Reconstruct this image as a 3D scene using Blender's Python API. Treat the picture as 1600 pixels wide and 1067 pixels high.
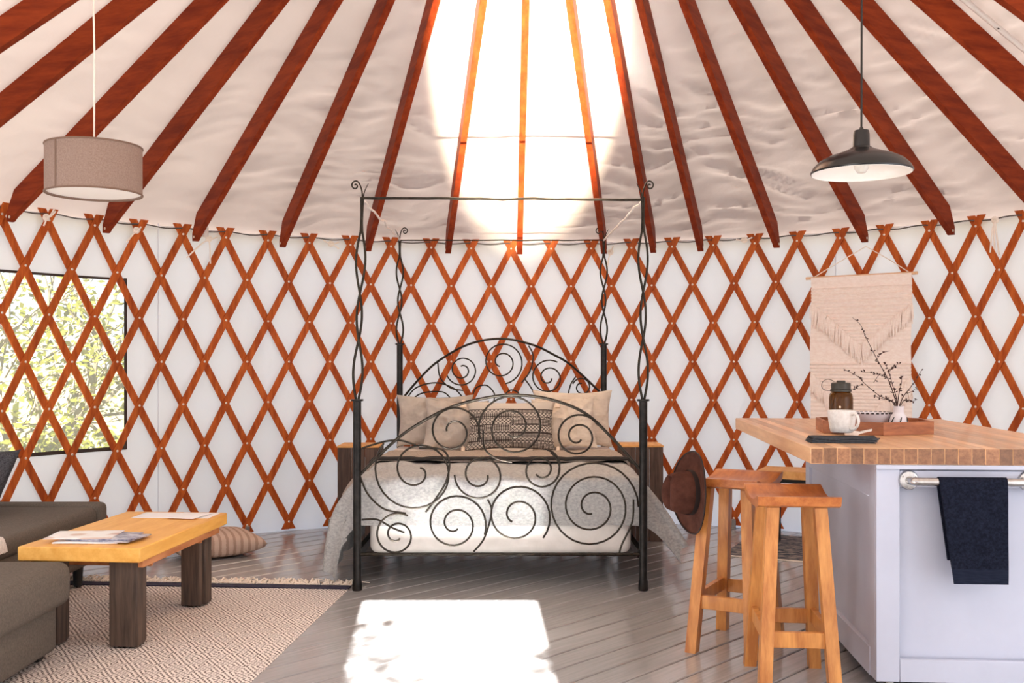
import bpy, bmesh, random
from math import *
from mathutils import Vector as V, Matrix, noise
random.seed(7)
sc = bpy.context.scene
COL = sc.collection
for o in list(bpy.data.objects): bpy.data.objects.remove(o)

# ------------------------------------------------------------------ camera, sky, sun, exposure
F, HC, YH = 1611.0, 1.254, 563.9            # focal length in px (1600 px wide), eye height, horizon row
CX, CY, R = .174, 4.39, 3.66                # centre and radius of the round tent
cam = bpy.data.objects.new('camera', bpy.data.cameras.new('camera')); COL.objects.link(cam)
cam.location = (0, 0, HC); cam.rotation_euler = (pi/2, 0, 0)
cam.data.sensor_width = 36; cam.data.lens = F/1600*36; cam.data.shift_y = (YH-533.5)/1600
cam.data.clip_start = .05; cam.data.clip_end = 600
sc.camera = cam
SUN = V((.075, 1, -.81)).normalized()
w = bpy.data.worlds.new('sky'); sc.world = w; w.use_nodes = True
bg = w.node_tree.nodes['Background']; bg.inputs[0].default_value = (.77, .885, 1, 1); bg.inputs[1].default_value = 1.6
sl = bpy.data.lights.new('sun', 'SUN'); sl.energy = 72; sl.angle = radians(.6); sl.color = (1, .965, .92)
so = bpy.data.objects.new('sun', sl); COL.objects.link(so); so.rotation_euler = SUN.to_track_quat('-Z', 'Y').to_euler()
sc.view_settings.view_transform = 'Standard'; sc.view_settings.look = 'None'
sc.view_settings.gamma = 1; sc.view_settings.use_curve_mapping = False
sc.view_settings.exposure = 0.0
sc.cycles.max_bounces = 12; sc.cycles.diffuse_bounces = 8; sc.cycles.transparent_max_bounces = 16
sc.cycles.sample_clamp_indirect = 0; sc.cycles.blur_glossy = 0; sc.cycles.caustics_reflective = True

def at(x, y, Y): return V(((x-800)/F*Y, Y, HC-(y-YH)/F*Y))
def gy(y, z=0): return (HC-z)*F/(y-YH)       # depth of a point at height z seen at row y
def s2l(c):
    f = lambda u: u/12.92 if u <= .04045 else ((u+.055)/1.055)**2.4
    return tuple(f(v/255) for v in c)+(1,)

# ------------------------------------------------------------------ materials
def nt(name):
    m = bpy.data.materials.new(name); m.use_nodes = True
    return m, m.node_tree.nodes, m.node_tree.links, m.node_tree.nodes['Principled BSDF']
def mathn(N, L, op, a, b=None, c=None):
    n = N.new('ShaderNodeMath'); n.operation = op
    for i, x in enumerate((a, b, c)):
        if x is None: continue
        if isinstance(x, (int, float)): n.inputs[i].default_value = x
        else: L.new(x, n.inputs[i])
    return n.outputs[0]
def mat(name, c1, c2=None, rough=.6, metal=0, scale=(8, 8, 8), detail=4, lo=.35, hi=.65, bump=0, bscale=None, bdet=3,
        rand=0, spec=.5, trans=0, ior=1.5, dist=.002, coat=0):
    m, N, L, P = nt(name)
    P.inputs['Roughness'].default_value = rough; P.inputs['Metallic'].default_value = metal
    P.inputs['Specular IOR Level'].default_value = spec; P.inputs['IOR'].default_value = ior
    P.inputs['Transmission Weight'].default_value = trans; P.inputs['Coat Weight'].default_value = coat
    tc = N.new('ShaderNodeTexCoord')
    oi = N.new('ShaderNodeObjectInfo')
    add = N.new('ShaderNodeVectorMath'); add.operation = 'ADD'
    L.new(tc.outputs['Object'], add.inputs[0])
    mul = mathn(N, L, 'MULTIPLY', oi.outputs['Random'], 37.0 if rand else 0.0)
    L.new(mul, add.inputs[1])
    if c2 is None: P.inputs['Base Color'].default_value = s2l(c1)
    else:
        mp = N.new('ShaderNodeMapping'); mp.inputs['Scale'].default_value = scale; L.new(add.outputs[0], mp.inputs[0])
        nz = N.new('ShaderNodeTexNoise'); nz.inputs['Scale'].default_value = 1; nz.inputs['Detail'].default_value = detail
        nz.inputs['Roughness'].default_value = .65
        L.new(mp.outputs[0], nz.inputs['Vector'])
        cr = N.new('ShaderNodeValToRGB'); cr.color_ramp.elements[0].position = lo; cr.color_ramp.elements[1].position = hi
        cr.color_ramp.elements[0].color = s2l(c1); cr.color_ramp.elements[1].color = s2l(c2)
        L.new(nz.outputs[0], cr.inputs[0]); out = cr.outputs[0]
        if rand:
            hs = N.new('ShaderNodeHueSaturation')
            L.new(mathn(N, L, 'MULTIPLY_ADD', oi.outputs['Random'], 2*rand, 1-rand), hs.inputs['Value'])
            L.new(out, hs.inputs['Color']); out = hs.outputs[0]
        L.new(out, P.inputs['Base Color'])
    if bump:
        mp = N.new('ShaderNodeMapping'); mp.inputs['Scale'].default_value = bscale or scale; L.new(add.outputs[0], mp.inputs[0])
        nz = N.new('ShaderNodeTexNoise'); nz.inputs['Scale'].default_value = 1; nz.inputs['Detail'].default_value = bdet
        L.new(mp.outputs[0], nz.inputs['Vector'])
        bp = N.new('ShaderNodeBump'); bp.inputs['Strength'].default_value = bump; bp.inputs['Distance'].default_value = dist
        L.new(nz.outputs[0], bp.inputs['Height']); L.new(bp.outputs[0], P.inputs['Normal'])
    return m
def canvas_mat(name, col, fac, tcol=None, rough=.9):
    m, N, L, P = nt(name); N.remove(P)
    d = N.new('ShaderNodeBsdfDiffuse'); t = N.new('ShaderNodeBsdfTranslucent'); mx = N.new('ShaderNodeMixShader')
    tc = N.new('ShaderNodeTexCoord'); mp = N.new('ShaderNodeMapping'); mp.inputs['Scale'].default_value = (2.5, 2.5, 2.5)
    nz = N.new('ShaderNodeTexNoise'); nz.inputs['Detail'].default_value = 5; nz.inputs['Scale'].default_value = 1.3
    L.new(tc.outputs['Object'], mp.inputs[0]); L.new(mp.outputs[0], nz.inputs['Vector'])
    bp = N.new('ShaderNodeBump'); bp.inputs['Strength'].default_value = .35; bp.inputs['Distance'].default_value = .03
    L.new(nz.outputs[0], bp.inputs['Height']); L.new(bp.outputs[0], d.inputs['Normal'])
    d.inputs[0].default_value = s2l(col); t.inputs[0].default_value = s2l(tcol or col); mx.inputs[0].default_value = fac
    L.new(d.outputs[0], mx.inputs[1]); L.new(t.outputs[0], mx.inputs[2]); L.new(mx.outputs[0], N['Material Output'].inputs[0])
    return m
def leaf_mat(name, c1, c2, fac=.5):
    m, N, L, P = nt(name); N.remove(P)
    d = N.new('ShaderNodeBsdfDiffuse'); t = N.new('ShaderNodeBsdfTranslucent'); mx = N.new('ShaderNodeMixShader')
    g = N.new('ShaderNodeNewGeometry'); cr = N.new('ShaderNodeValToRGB')
    cr.color_ramp.elements[0].color = s2l(c1); cr.color_ramp.elements[1].color = s2l(c2)
    L.new(g.outputs['Random Per Island'], cr.inputs[0]); L.new(cr.outputs[0], d.inputs[0]); L.new(cr.outputs[0], t.inputs[0])
    mx.inputs[0].default_value = fac
    L.new(d.outputs[0], mx.inputs[1]); L.new(t.outputs[0], mx.inputs[2]); L.new(mx.outputs[0], N['Material Output'].inputs[0])
    return m

M = {}
M['wall'] = canvas_mat('wall_canvas', (236, 237, 243), .35, (228, 233, 246))
M['wall_front'] = canvas_mat('front_canvas', (236, 236, 238), .07, (236, 239, 245))
M['roof'] = canvas_mat('roof_canvas', (196, 186, 182), .05, (240, 220, 206))
M['floor'] = mat('composite_deck', (148, 148, 149), (164, 163, 163), rough=.15, scale=(2.5, 60, 3), rand=.05, bump=.015, bscale=(5, 160, 8), spec=.9)
M['gap'] = mat('deck_gap', (26, 24, 23), rough=.9)
M['rafter'] = mat('rafter_wood', (112, 37, 12), (146, 58, 22), rough=.6, scale=(3, 22, 22), rand=.08, bump=.1, spec=.15)
M['lattice'] = mat('lattice_wood', (156, 68, 24), (198, 102, 42), rough=.55, scale=(30, 30, 5), rand=.10, bump=.1, spec=.2)
M['rivet'] = mat('rivet_metal', (235, 228, 215), rough=.35, metal=.6)
M['steel'] = mat('grey_steel', (140, 138, 135), (165, 162, 158), rough=.4, metal=.9)
M['cable'] = mat('steel_cable', (95, 92, 90), rough=.5, metal=.5)
M['cord'] = mat('white_cord', (235, 225, 212), (248, 240, 230), rough=.9)
M['iron'] = mat('wrought_iron', (40, 37, 33), (62, 57, 50), rough=.36, metal=.85, scale=(30, 30, 30))
M['post'] = mat('post_iron', (34, 33, 32), (50, 48, 46), rough=.36, metal=.8, scale=(20, 20, 20))
M['linen_grey'] = mat('grey_linen', (150, 152, 152), (182, 183, 182), rough=.95, scale=(60, 60, 90), bump=.3, bscale=(160, 160, 160), spec=.1)
M['linen_white'] = mat('white_linen', (222, 220, 215), (236, 234, 230), rough=.95, scale=(6, 6, 6), bump=.2, bscale=(90, 90, 90), spec=.1)
M['sheet'] = mat('cream_sheet', (222, 210, 200), (232, 222, 213), rough=.95, scale=(5, 5, 5), spec=.1)
M['blanket'] = mat('taupe_blanket', (150, 138, 128), (180, 168, 156), rough=.95, scale=(90, 90, 90), bump=.4, bscale=(200, 200, 200), spec=.05)
M['blanket_edge'] = mat('dark_binding', (52, 48, 46), rough=.9)
M['pillow_beige'] = mat('beige_linen', (208, 196, 180), (222, 211, 196), rough=.95, scale=(9, 9, 9), bump=.5, bscale=(13, 13, 26), dist=.035, spec=.05)
M['pillow_grey'] = mat('warm_grey_linen', (178, 170, 160), (196, 188, 178), rough=.95, scale=(9, 9, 9), bump=.4, bscale=(13, 13, 26), dist=.035, spec=.05)
M['tassel'] = mat('cream_tassel', (226, 206, 182), (240, 222, 200), rough=.95, scale=(90, 90, 20))
M['barn'] = mat('dark_reclaimed_wood', (62, 47, 40), (104, 82, 70), rough=.75, scale=(38, 38, 3), bump=.4, rand=.08)
M['barn_top'] = mat('orange_cut_wood', (206, 146, 78), (226, 172, 104), rough=.6, scale=(20, 4, 20))
M['table_top'] = mat('golden_pine', (224, 160, 66), (244, 190, 98), rough=.42, scale=(26, 3, 26), bump=.05, lo=.3, hi=.7)
M['table_leg'] = mat('dark_timber', (58, 46, 40), (96, 78, 66), rough=.7, scale=(40, 40, 3), bump=.35, rand=.06)
M['apron'] = mat('apron_wood', (176, 108, 62), (204, 138, 88), rough=.6, scale=(20, 4, 20))
M['paper'] = mat('white_paper', (236, 236, 238), (246, 246, 246), rough=.5, scale=(3, 3, 3))
M['sofa'] = mat('charcoal_weave', (97, 91, 84), (114, 107, 99), rough=.95, scale=(120, 120, 120), bump=.5, bscale=(330, 330, 330), spec=.08)
M['char'] = mat('dark_charcoal_knit', (52, 52, 56), (88, 88, 92), rough=.95, scale=(120, 120, 160), bump=.6, bscale=(140, 140, 140), spec=.05)
M['black'] = mat('black_plastic', (28, 27, 27), rough=.5)
M['knit'] = mat('pale_knit', (222, 218, 214), (246, 242, 238), rough=.95, scale=(70, 70, 120), bump=.8, bscale=(90, 90, 140), dist=.006, spec=.05)
M['navy'] = mat('navy_binding', (44, 42, 62), (58, 56, 76), rough=.95, scale=(60, 60, 60))
M['fringe'] = mat('cream_fringe', (226, 214, 200), (240, 230, 216), rough=.95)
M['drum'] = mat('linen_shade', (138, 117, 106), (154, 134, 123), rough=.9, scale=(160, 160, 160), bump=.2, bscale=(300, 300, 300), spec=.1)
M['drum_trim'] = mat('shade_trim', (120, 96, 82), rough=.9)
M['diffuser'] = mat('white_diffuser', (246, 240, 234), rough=.6)
M['lampblack'] = mat('satin_black_enamel', (20, 20, 22), rough=.25, spec=.5)
M['lampwhite'] = mat('white_enamel', (238, 234, 228), rough=.25)
M['bulb'] = mat('bulb_glass', (244, 242, 236), rough=.1, trans=.5)
M['stool'] = mat('teak', (166, 100, 42), (210, 146, 76), rough=.42, scale=(22, 22, 3.2), rand=.07, bump=.06, coat=.15)
M['seat'] = mat('teak_seat', (160, 86, 38), (198, 124, 64), rough=.35, scale=(26, 4, 26), bump=.05, coat=.25)
M['hat'] = mat('brown_felt', (64, 38, 31), (86, 54, 44), rough=.95, scale=(14, 14, 14), bump=.3, bscale=(220, 220, 220), spec=.1)
M['hatband'] = mat('dark_hat_band', (36, 22, 18), rough=.8)
M['block'] = mat('butcher_block', (206, 158, 114), (228, 186, 142), rough=.34, scale=(30, 3, 30), rand=.24, bump=.03, coat=.1)
M['end_grain'] = mat('end_grain', (122, 82, 56), (156, 110, 76), rough=.45, scale=(60, 60, 60), rand=.3)
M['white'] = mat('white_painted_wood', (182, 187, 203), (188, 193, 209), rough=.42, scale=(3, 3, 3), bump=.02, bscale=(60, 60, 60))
M['chrome'] = mat('brushed_steel', (176, 174, 172), (198, 196, 194), rough=.22, metal=1, scale=(90, 90, 4))
M['towel'] = mat('navy_terry', (18, 21, 32), (34, 38, 52), rough=1, scale=(110, 110, 110), bump=.8, bscale=(260, 260, 260), dist=.004, spec=.05)
M['towel_band'] = mat('navy_terry_band', (26, 30, 44), (36, 41, 56), rough=1, scale=(30, 30, 400), bump=.5, bscale=(20, 20, 500), spec=.05)
M['napkin'] = mat('slate_linen', (58, 62, 68), (78, 82, 88), rough=.95, scale=(90, 90, 90), bump=.3, spec=.05)
M['ceramic'] = mat('speckled_ceramic', (214, 212, 208), (232, 231, 228), rough=.35, scale=(60, 60, 60))
M['ceramic_white'] = mat('matte_white_ceramic', (228, 226, 232), rough=.5)
M['ink'] = mat('black_glaze', (24, 22, 24), rough=.5)
M['tray'] = mat('acacia', (128, 74, 44), (176, 110, 68), rough=.45, scale=(6, 6, 40), rand=.32, bump=.05)
M['twig'] = mat('dark_twig', (52, 34, 28), (76, 52, 42), rough=.8, scale=(60, 60, 60))
M['bud'] = mat('dark_bud', (44, 26, 24), (70, 42, 36), rough=.8, scale=(60, 60, 60))
M['amber'] = mat('amber_plastic', (150, 112, 52), rough=.06, trans=.92, ior=1.3)
M['lid'] = mat('olive_black_lid', (52, 50, 42), rough=.5)
M['macrame'] = mat('cream_cotton', (242, 228, 217), (250, 240, 231), rough=.95, scale=(40, 40, 90), bump=.4, bscale=(60, 60, 260), spec=.05)
M['dowel'] = mat('pale_dowel', (220, 176, 136), (236, 198, 160), rough=.6)
M['conduit'] = mat('white_conduit', (222, 216, 210), rough=.4)
M['bark'] = mat('grey_bark', (84, 76, 60), (112, 102, 82), rough=.9, scale=(9, 9, 3))
M['leaf'] = leaf_mat('tree_leaf', (52, 60, 18), (120, 118, 48), .55)
M['grass'] = mat('meadow', (84, 80, 58), (104, 98, 72), rough=.95, scale=(2, 2, 2))
M['edge'] = mat('window_piping', (58, 50, 46), rough=.7)

def pane_mat():
    m, N, L, P = nt('clear_vinyl'); N.remove(P)
    t = N.new('ShaderNodeBsdfTransparent'); g = N.new('ShaderNodeBsdfGlossy'); mx = N.new('ShaderNodeMixShader')
    g.inputs['Roughness'].default_value = .15; t.inputs[0].default_value = (.97, .96, .92, 1); mx.inputs[0].default_value = .05
    hz = N.new('ShaderNodeBsdfTranslucent'); hz.inputs[0].default_value = (.98, .95, .86, 1); m2 = N.new('ShaderNodeMixShader'); m2.inputs[0].default_value = .22
    L.new(t.outputs[0], m2.inputs[1]); L.new(hz.outputs[0], m2.inputs[2])
    L.new(m2.outputs[0], mx.inputs[1]); L.new(g.outputs[0], mx.inputs[2]); L.new(mx.outputs[0], N['Material Output'].inputs[0])
    return m
M['vinyl'] = pane_mat()

def rug_mat():
    m, N, L, P = nt('diamond_weave'); P.inputs['Roughness'].default_value = .95; P.inputs['Specular IOR Level'].default_value = .05
    tc = N.new('ShaderNodeTexCoord'); sp = N.new('ShaderNodeSeparateXYZ')
    nz = N.new('ShaderNodeTexNoise'); nz.inputs['Scale'].default_value = 60; nz.inputs['Detail'].default_value = 2
    L.new(tc.outputs['Object'], nz.inputs['Vector'])
    L.new(tc.outputs['Object'], sp.inputs[0])
    a = mathn(N, L, 'PINGPONG', sp.outputs[0], .062); b = mathn(N, L, 'PINGPONG', sp.outputs[1], .085)
    s = mathn(N, L, 'ADD', a, mathn(N, L, 'MULTIPLY', b, .73))
    s = mathn(N, L, 'ADD', s, mathn(N, L, 'MULTIPLY', nz.outputs[0], .004))
    r = mathn(N, L, 'GREATER_THAN', mathn(N, L, 'FRACT', mathn(N, L, 'MULTIPLY', s, 44)), .52)
    # weft stitches break the rings up
    st = mathn(N, L, 'GREATER_THAN', mathn(N, L, 'FRACT', mathn(N, L, 'MULTIPLY', sp.outputs[0], 70)), .2)
    r = mathn(N, L, 'MULTIPLY', r, st)
    mx = N.new('ShaderNodeMix'); mx.data_type = 'RGBA'
    mx.inputs[6].default_value = s2l((238, 230, 224)); mx.inputs[7].default_value = s2l((122, 112, 109))
    L.new(r, mx.inputs[0]); L.new(mx.outputs[2], P.inputs['Base Color'])
    bp = N.new('ShaderNodeBump'); bp.inputs['Strength'].default_value = .6; bp.inputs['Distance'].default_value = .004
    n2 = N.new('ShaderNodeTexNoise'); n2.inputs['Scale'].default_value = 120; L.new(tc.outputs['Object'], n2.inputs['Vector'])
    L.new(n2.outputs[0], bp.inputs['Height']); L.new(bp.outputs[0], P.inputs['Normal'])
    return m
M['rug'] = rug_mat()

def printed_mat():
    # block-printed lumbar cushion: bands of small black motifs on cream
    m, N, L, P = nt('block_print'); P.inputs['Roughness'].default_value = .95; P.inputs['Specular IOR Level'].default_value = .05
    tc = N.new('ShaderNodeTexCoord'); sp = N.new('ShaderNodeSeparateXYZ'); L.new(tc.outputs['UV'], sp.inputs[0])
    u, v = sp.outputs[0], sp.outputs[1]
    def cells(fu, fv, th, op='ADD'):
        a = mathn(N, L, 'ABSOLUTE', mathn(N, L, 'SUBTRACT', mathn(N, L, 'FRACT', mathn(N, L, 'MULTIPLY', u, fu)), .5))
        b = mathn(N, L, 'ABSOLUTE', mathn(N, L, 'SUBTRACT', mathn(N, L, 'FRACT', mathn(N, L, 'MULTIPLY', v, fv)), .5))
        return mathn(N, L, 'GREATER_THAN', mathn(N, L, op, a, b), th)
    p1 = mathn(N, L, 'SUBTRACT', cells(22, 15, .40), cells(22, 15, .62))
    p2 = cells(60, 36, .30, 'MAXIMUM')
    p3 = cells(40, 40, .46)
    row = mathn(N, L, 'FRACT', mathn(N, L, 'MULTIPLY', v, 4.2))
    sel = mathn(N, L, 'GREATER_THAN', row, .5)
    colsel = mathn(N, L, 'GREATER_THAN', u, .5)
    mixa = mathn(N, L, 'ADD', mathn(N, L, 'MULTIPLY', p1, mathn(N, L, 'SUBTRACT', 1.0, sel)), mathn(N, L, 'MULTIPLY', p3, sel))
    mixb = mathn(N, L, 'ADD', mathn(N, L, 'MULTIPLY', p2, mathn(N, L, 'SUBTRACT', 1.0, sel)), mathn(N, L, 'MULTIPLY', p1, sel))
    p = mathn(N, L, 'ADD', mathn(N, L, 'MULTIPLY', mixa, mathn(N, L, 'SUBTRACT', 1.0, colsel)), mathn(N, L, 'MULTIPLY', mixb, colsel))
    lines = mathn(N, L, 'LESS_THAN', mathn(N, L, 'FRACT', mathn(N, L, 'MULTIPLY', v, 6.4)), .1)
    p = mathn(N, L, 'MAXIMUM', p, lines)
    p = mathn(N, L, 'MULTIPLY', p, mathn(N, L, 'LESS_THAN', v, .80))
    mx = N.new('ShaderNodeMix'); mx.data_type = 'RGBA'
    mx.inputs[6].default_value = s2l((196, 188, 177)); mx.inputs[7].default_value = s2l((62, 56, 54))
    L.new(p, mx.inputs[0]); L.new(mx.outputs[2], P.inputs['Base Color'])
    return m
M['print'] = printed_mat()
def stripe_mat(name, ca, cb, freq):
    m, N, L, P = nt(name); P.inputs['Roughness'].default_value = .95; P.inputs['Specular IOR Level'].default_value = .05
    tc = N.new('ShaderNodeTexCoord'); sp = N.new('ShaderNodeSeparateXYZ'); L.new(tc.outputs['Object'], sp.inputs[0])
    nz = N.new('ShaderNodeTexNoise'); nz.inputs['Scale'].default_value = 50; L.new(tc.outputs['Object'], nz.inputs['Vector'])
    x = mathn(N, L, 'ADD', sp.outputs[0], mathn(N, L, 'MULTIPLY', nz.outputs[0], .012))
    f = mathn(N, L, 'GREATER_THAN', mathn(N, L, 'FRACT', mathn(N, L, 'MULTIPLY', x, freq)), .6)
    mx = N.new('ShaderNodeMix'); mx.data_type = 'RGBA'
    mx.inputs[6].default_value = s2l(ca); mx.inputs[7].default_value = s2l(cb)
    L.new(f, mx.inputs[0]); L.new(mx.outputs[2], P.inputs['Base Color'])
    return m
M['stripe'] = stripe_mat('beige_stripe', (196, 172, 156), (168, 142, 126), 22)
M['stripe_dark'] = stripe_mat('brown_stripe', (122, 104, 92), (158, 136, 120), 30)
M['mat_rug'] = mat('faded_blue_rug', (62, 72, 84), (150, 142, 138), rough=.95, scale=(14, 30, 10), detail=6, lo=.42, hi=.6, spec=.05)
M['cover'] = mat('magazine_photo', (214, 190, 178), (244, 243, 242), rough=.35, scale=(9, 14, 9), lo=.42, hi=.5, detail=1, rand=.05)
M['cover_blue'] = mat('magazine_blue', (92, 96, 132), (206, 206, 214), rough=.35, scale=(14, 40, 9), lo=.4, hi=.6, rand=.1)

# ------------------------------------------------------------------ mesh helpers
class MB:
    def __init__(s): s.v, s.f = [], []
    def add(s, vs, fs):
        n = len(s.v); s.v += [V(a) for a in vs]; s.f += [tuple(i+n for i in f) for f in fs]; return s
    def box(s, c, d, bev=0, mx=None, seg=1):
        bm = bmesh.new(); bmesh.ops.create_cube(bm, size=1)
        bmesh.ops.scale(bm, vec=d, verts=bm.verts)
        if bev: bmesh.ops.bevel(bm, geom=bm.edges[:], offset=bev, segments=seg, affect='EDGES', profile=.5)
        T = Matrix.Translation(c) @ (mx.to_4x4() if mx else Matrix())
        bm.verts.index_update()
        s.add([T @ v.co for v in bm.verts], [[v.index for v in f.verts] for f in bm.faces]); bm.free(); return s
    def tube(s, pts, r, n=8, closed=False, caps=True):
        pts = [V(p) for p in pts]; k = len(pts); rr = r if isinstance(r, (list, tuple)) else [r]*k
        vs, fs = [], []; up = None
        for i, p in enumerate(pts):
            a = pts[(i-1) % k] if (closed or i) else p; b = pts[(i+1) % k] if (closed or i < k-1) else p
            t = (b-a); t = t.normalized() if t.length > 1e-9 else V((0, 0, 1))
            if up is None: up = t.orthogonal().normalized()
            up = (up-t*up.dot(t)); up = up.normalized() if up.length > 1e-6 else t.orthogonal().normalized()
            bn = t.cross(up)
            for j in range(n):
                an = 2*pi*j/n; vs.append(p+(up*cos(an)+bn*sin(an))*rr[i])
        for i in range(k if closed else k-1):
            for j in range(n):
                i2 = (i+1) % k; fs.append((i*n+j, i*n+(j+1) % n, i2*n+(j+1) % n, i2*n+j))
        if caps and not closed: fs += [tuple(range(n))[::-1], tuple((k-1)*n+j for j in range(n))]
        return s.add(vs, fs)
    def lathe(s, prof, c=(0, 0, 0), n=32, mx=None):
        vs, fs = [], []; T = Matrix.Translation(c) @ (mx.to_4x4() if mx else Matrix())
        k = len(prof)
        for r, z in prof:
            for j in range(n): vs.append(T @ V((r*cos(2*pi*j/n), r*sin(2*pi*j/n), z)))
        for i in range(k-1):
            for j in range(n): fs.append((i*n+j, i*n+(j+1) % n, (i+1)*n+(j+1) % n, (i+1)*n+j))
        if prof[0][0] > 1e-6: fs.append(tuple(range(n))[::-1])
        if prof[-1][0] > 1e-6: fs.append(tuple((k-1)*n+j for j in range(n)))
        return s.add(vs, fs)
    def grid(s, fn, nu, nv, closeu=False, skip=None):
        vs = [fn(i/nu, j/nv) for j in range(nv+1) for i in range(nu if closeu else nu+1)]
        W = nu if closeu else nu+1; fs = []
        for j in range(nv):
            for i in range(nu):
                if skip and skip(i, j): continue
                i2 = (i+1) % W if closeu else i+1
                fs.append((j*W+i, j*W+i2, (j+1)*W+i2, (j+1)*W+i))
        return s.add(vs, fs)
    def prism(s, poly, z0, z1, mx=None):
        n = len(poly); T = mx or Matrix()
        vs = [T @ V((x, y, z0)) for x, y in poly]+[T @ V((x, y, z1)) for x, y in poly]
        fs = [tuple(range(n))[::-1], tuple(range(n, 2*n))]+[(i, (i+1) % n, n+(i+1) % n, n+i) for i in range(n)]
        return s.add(vs, fs)
    def mesh(s, name, smooth=40, inv=None, solid=0):
        me = bpy.data.meshes.new(name)
        vs = [inv @ p for p in s.v] if inv else s.v
        me.from_pydata(vs, [], s.f)
        bm = bmesh.new(); bm.from_mesh(me); bmesh.ops.recalc_face_normals(bm, faces=bm.faces)
        if solid: bmesh.ops.solidify(bm, geom=bm.faces[:], thickness=solid)
        bm.to_mesh(me); bm.free()
        if smooth:
            me.shade_smooth(); me.set_sharp_from_angle(angle=radians(smooth))
        return me
    def build(s, name, m, parent=None, loc=None, world=True, smooth=40, solid=0):
        """one mesh object; points are world coordinates unless world=False (then local to the parent)"""
        inv = None
        if parent is not None and world: inv = wm(parent).inverted()
        elif loc is not None: inv = Matrix.Translation(loc).inverted()
        me = s.mesh(name, smooth, inv, solid); o = bpy.data.objects.new(name, me); COL.objects.link(o)
        me.materials.append(M[m] if isinstance(m, str) else m)
        if parent is not None: o.parent = parent
        elif loc is not None: o.location = loc
        return o
def wm(o):
    m = Matrix.LocRotScale(o.location, o.rotation_euler, o.scale)
    return wm(o.parent) @ m if o.parent else m
def tag(o, label=None, cat=None, group=None, kind=None):
    for k, x in (('label', label), ('category', cat), ('group', group), ('kind', kind)):
        if x: o[k] = x
    return o
def thing(name, loc, label, cat, rz=0, group=None):
    o = bpy.data.objects.new(name, None); COL.objects.link(o); o.location = loc; o.rotation_euler = (0, 0, rz)
    o.empty_display_size = .1
    return tag(o, label, cat, group)
def inst(name, src, parent, rz=0, loc=(0, 0, 0)):
    o = bpy.data.objects.new(name, src.data); COL.objects.link(o); o.parent = parent; o.location = loc; o.rotation_euler = (0, 0, rz); return o
def rotz(a): return Matrix.Rotation(a, 3, 'Z')
def arc(c, r, a0, a1, n, f): return [f(c[0]+r*cos(a0+(a1-a0)*i/n), c[1]+r*sin(a0+(a1-a0)*i/n)) for i in range(n+1)]
def smoothpath(pts, sub=6):
    pts = [V(p) for p in pts]; out = []
    for i in range(len(pts)-1):
        p0 = pts[max(i-1, 0)]; p1 = pts[i]; p2 = pts[i+1]; p3 = pts[min(i+2, len(pts)-1)]
        for k in range(sub):
            t = k/sub
            out.append(.5*((2*p1)+(p2-p0)*t+(2*p0-5*p1+4*p2-p3)*t*t+(3*p1-p0-3*p2+p3)*t**3))
    return out+[pts[-1]]
def nz(x, y=0, z=0): return noise.noise(V((x, y, z)))

# ------------------------------------------------------------------ setting: floor, walls, roof
def zroof(r): return 2.19+.582*(R-r)
def pol(r, a, z): return V((CX+r*sin(a), CY+r*cos(a), z))
RW = 3.708
fl = tag(MB().lathe([(0, -.30), (RW+.5, -.30), (RW+.5, -.026), (0, -.026)], (CX, CY, 0), 64).build('floor', 'gap'), kind='structure')
DA = radians(47); du = V((cos(DA), sin(DA), 0)); dn = V((-sin(DA), cos(DA), 0)); BW = .1455
for k in range(-26, 27):
    c = (k+.5)*BW
    if abs(c) > RW+.3: continue
    hl = sqrt((RW+.36)**2-c*c); h = BW/2-.0045; ch = .004
    prof = [(-h, -.024), (h, -.024), (h, -ch), (h-ch, 0), (-h+ch, 0), (-h, -ch)]
    vs = [V((s*hl, a, b)) for s in (-1, 1) for a, b in prof]
    fs = [(0, 1, 2, 3, 4, 5), (11, 10, 9, 8, 7, 6)]+[(i, (i+1) % 6, 6+(i+1) % 6, 6+i) for i in range(6)]
    o = MB().add(vs, fs).build('floor_board', 'floor', smooth=0)
    o.parent = fl; o.location = (CX+dn.x*c, CY+dn.y*c, 0); o.rotation_euler = (0, 0, DA)
tag(MB().lathe([(0, -.9), (290, -.9), (290, -1.2), (0, -1.2)], (0, 8, 0), 96).build('meadow_ground', 'grass'), kind='structure')

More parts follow.
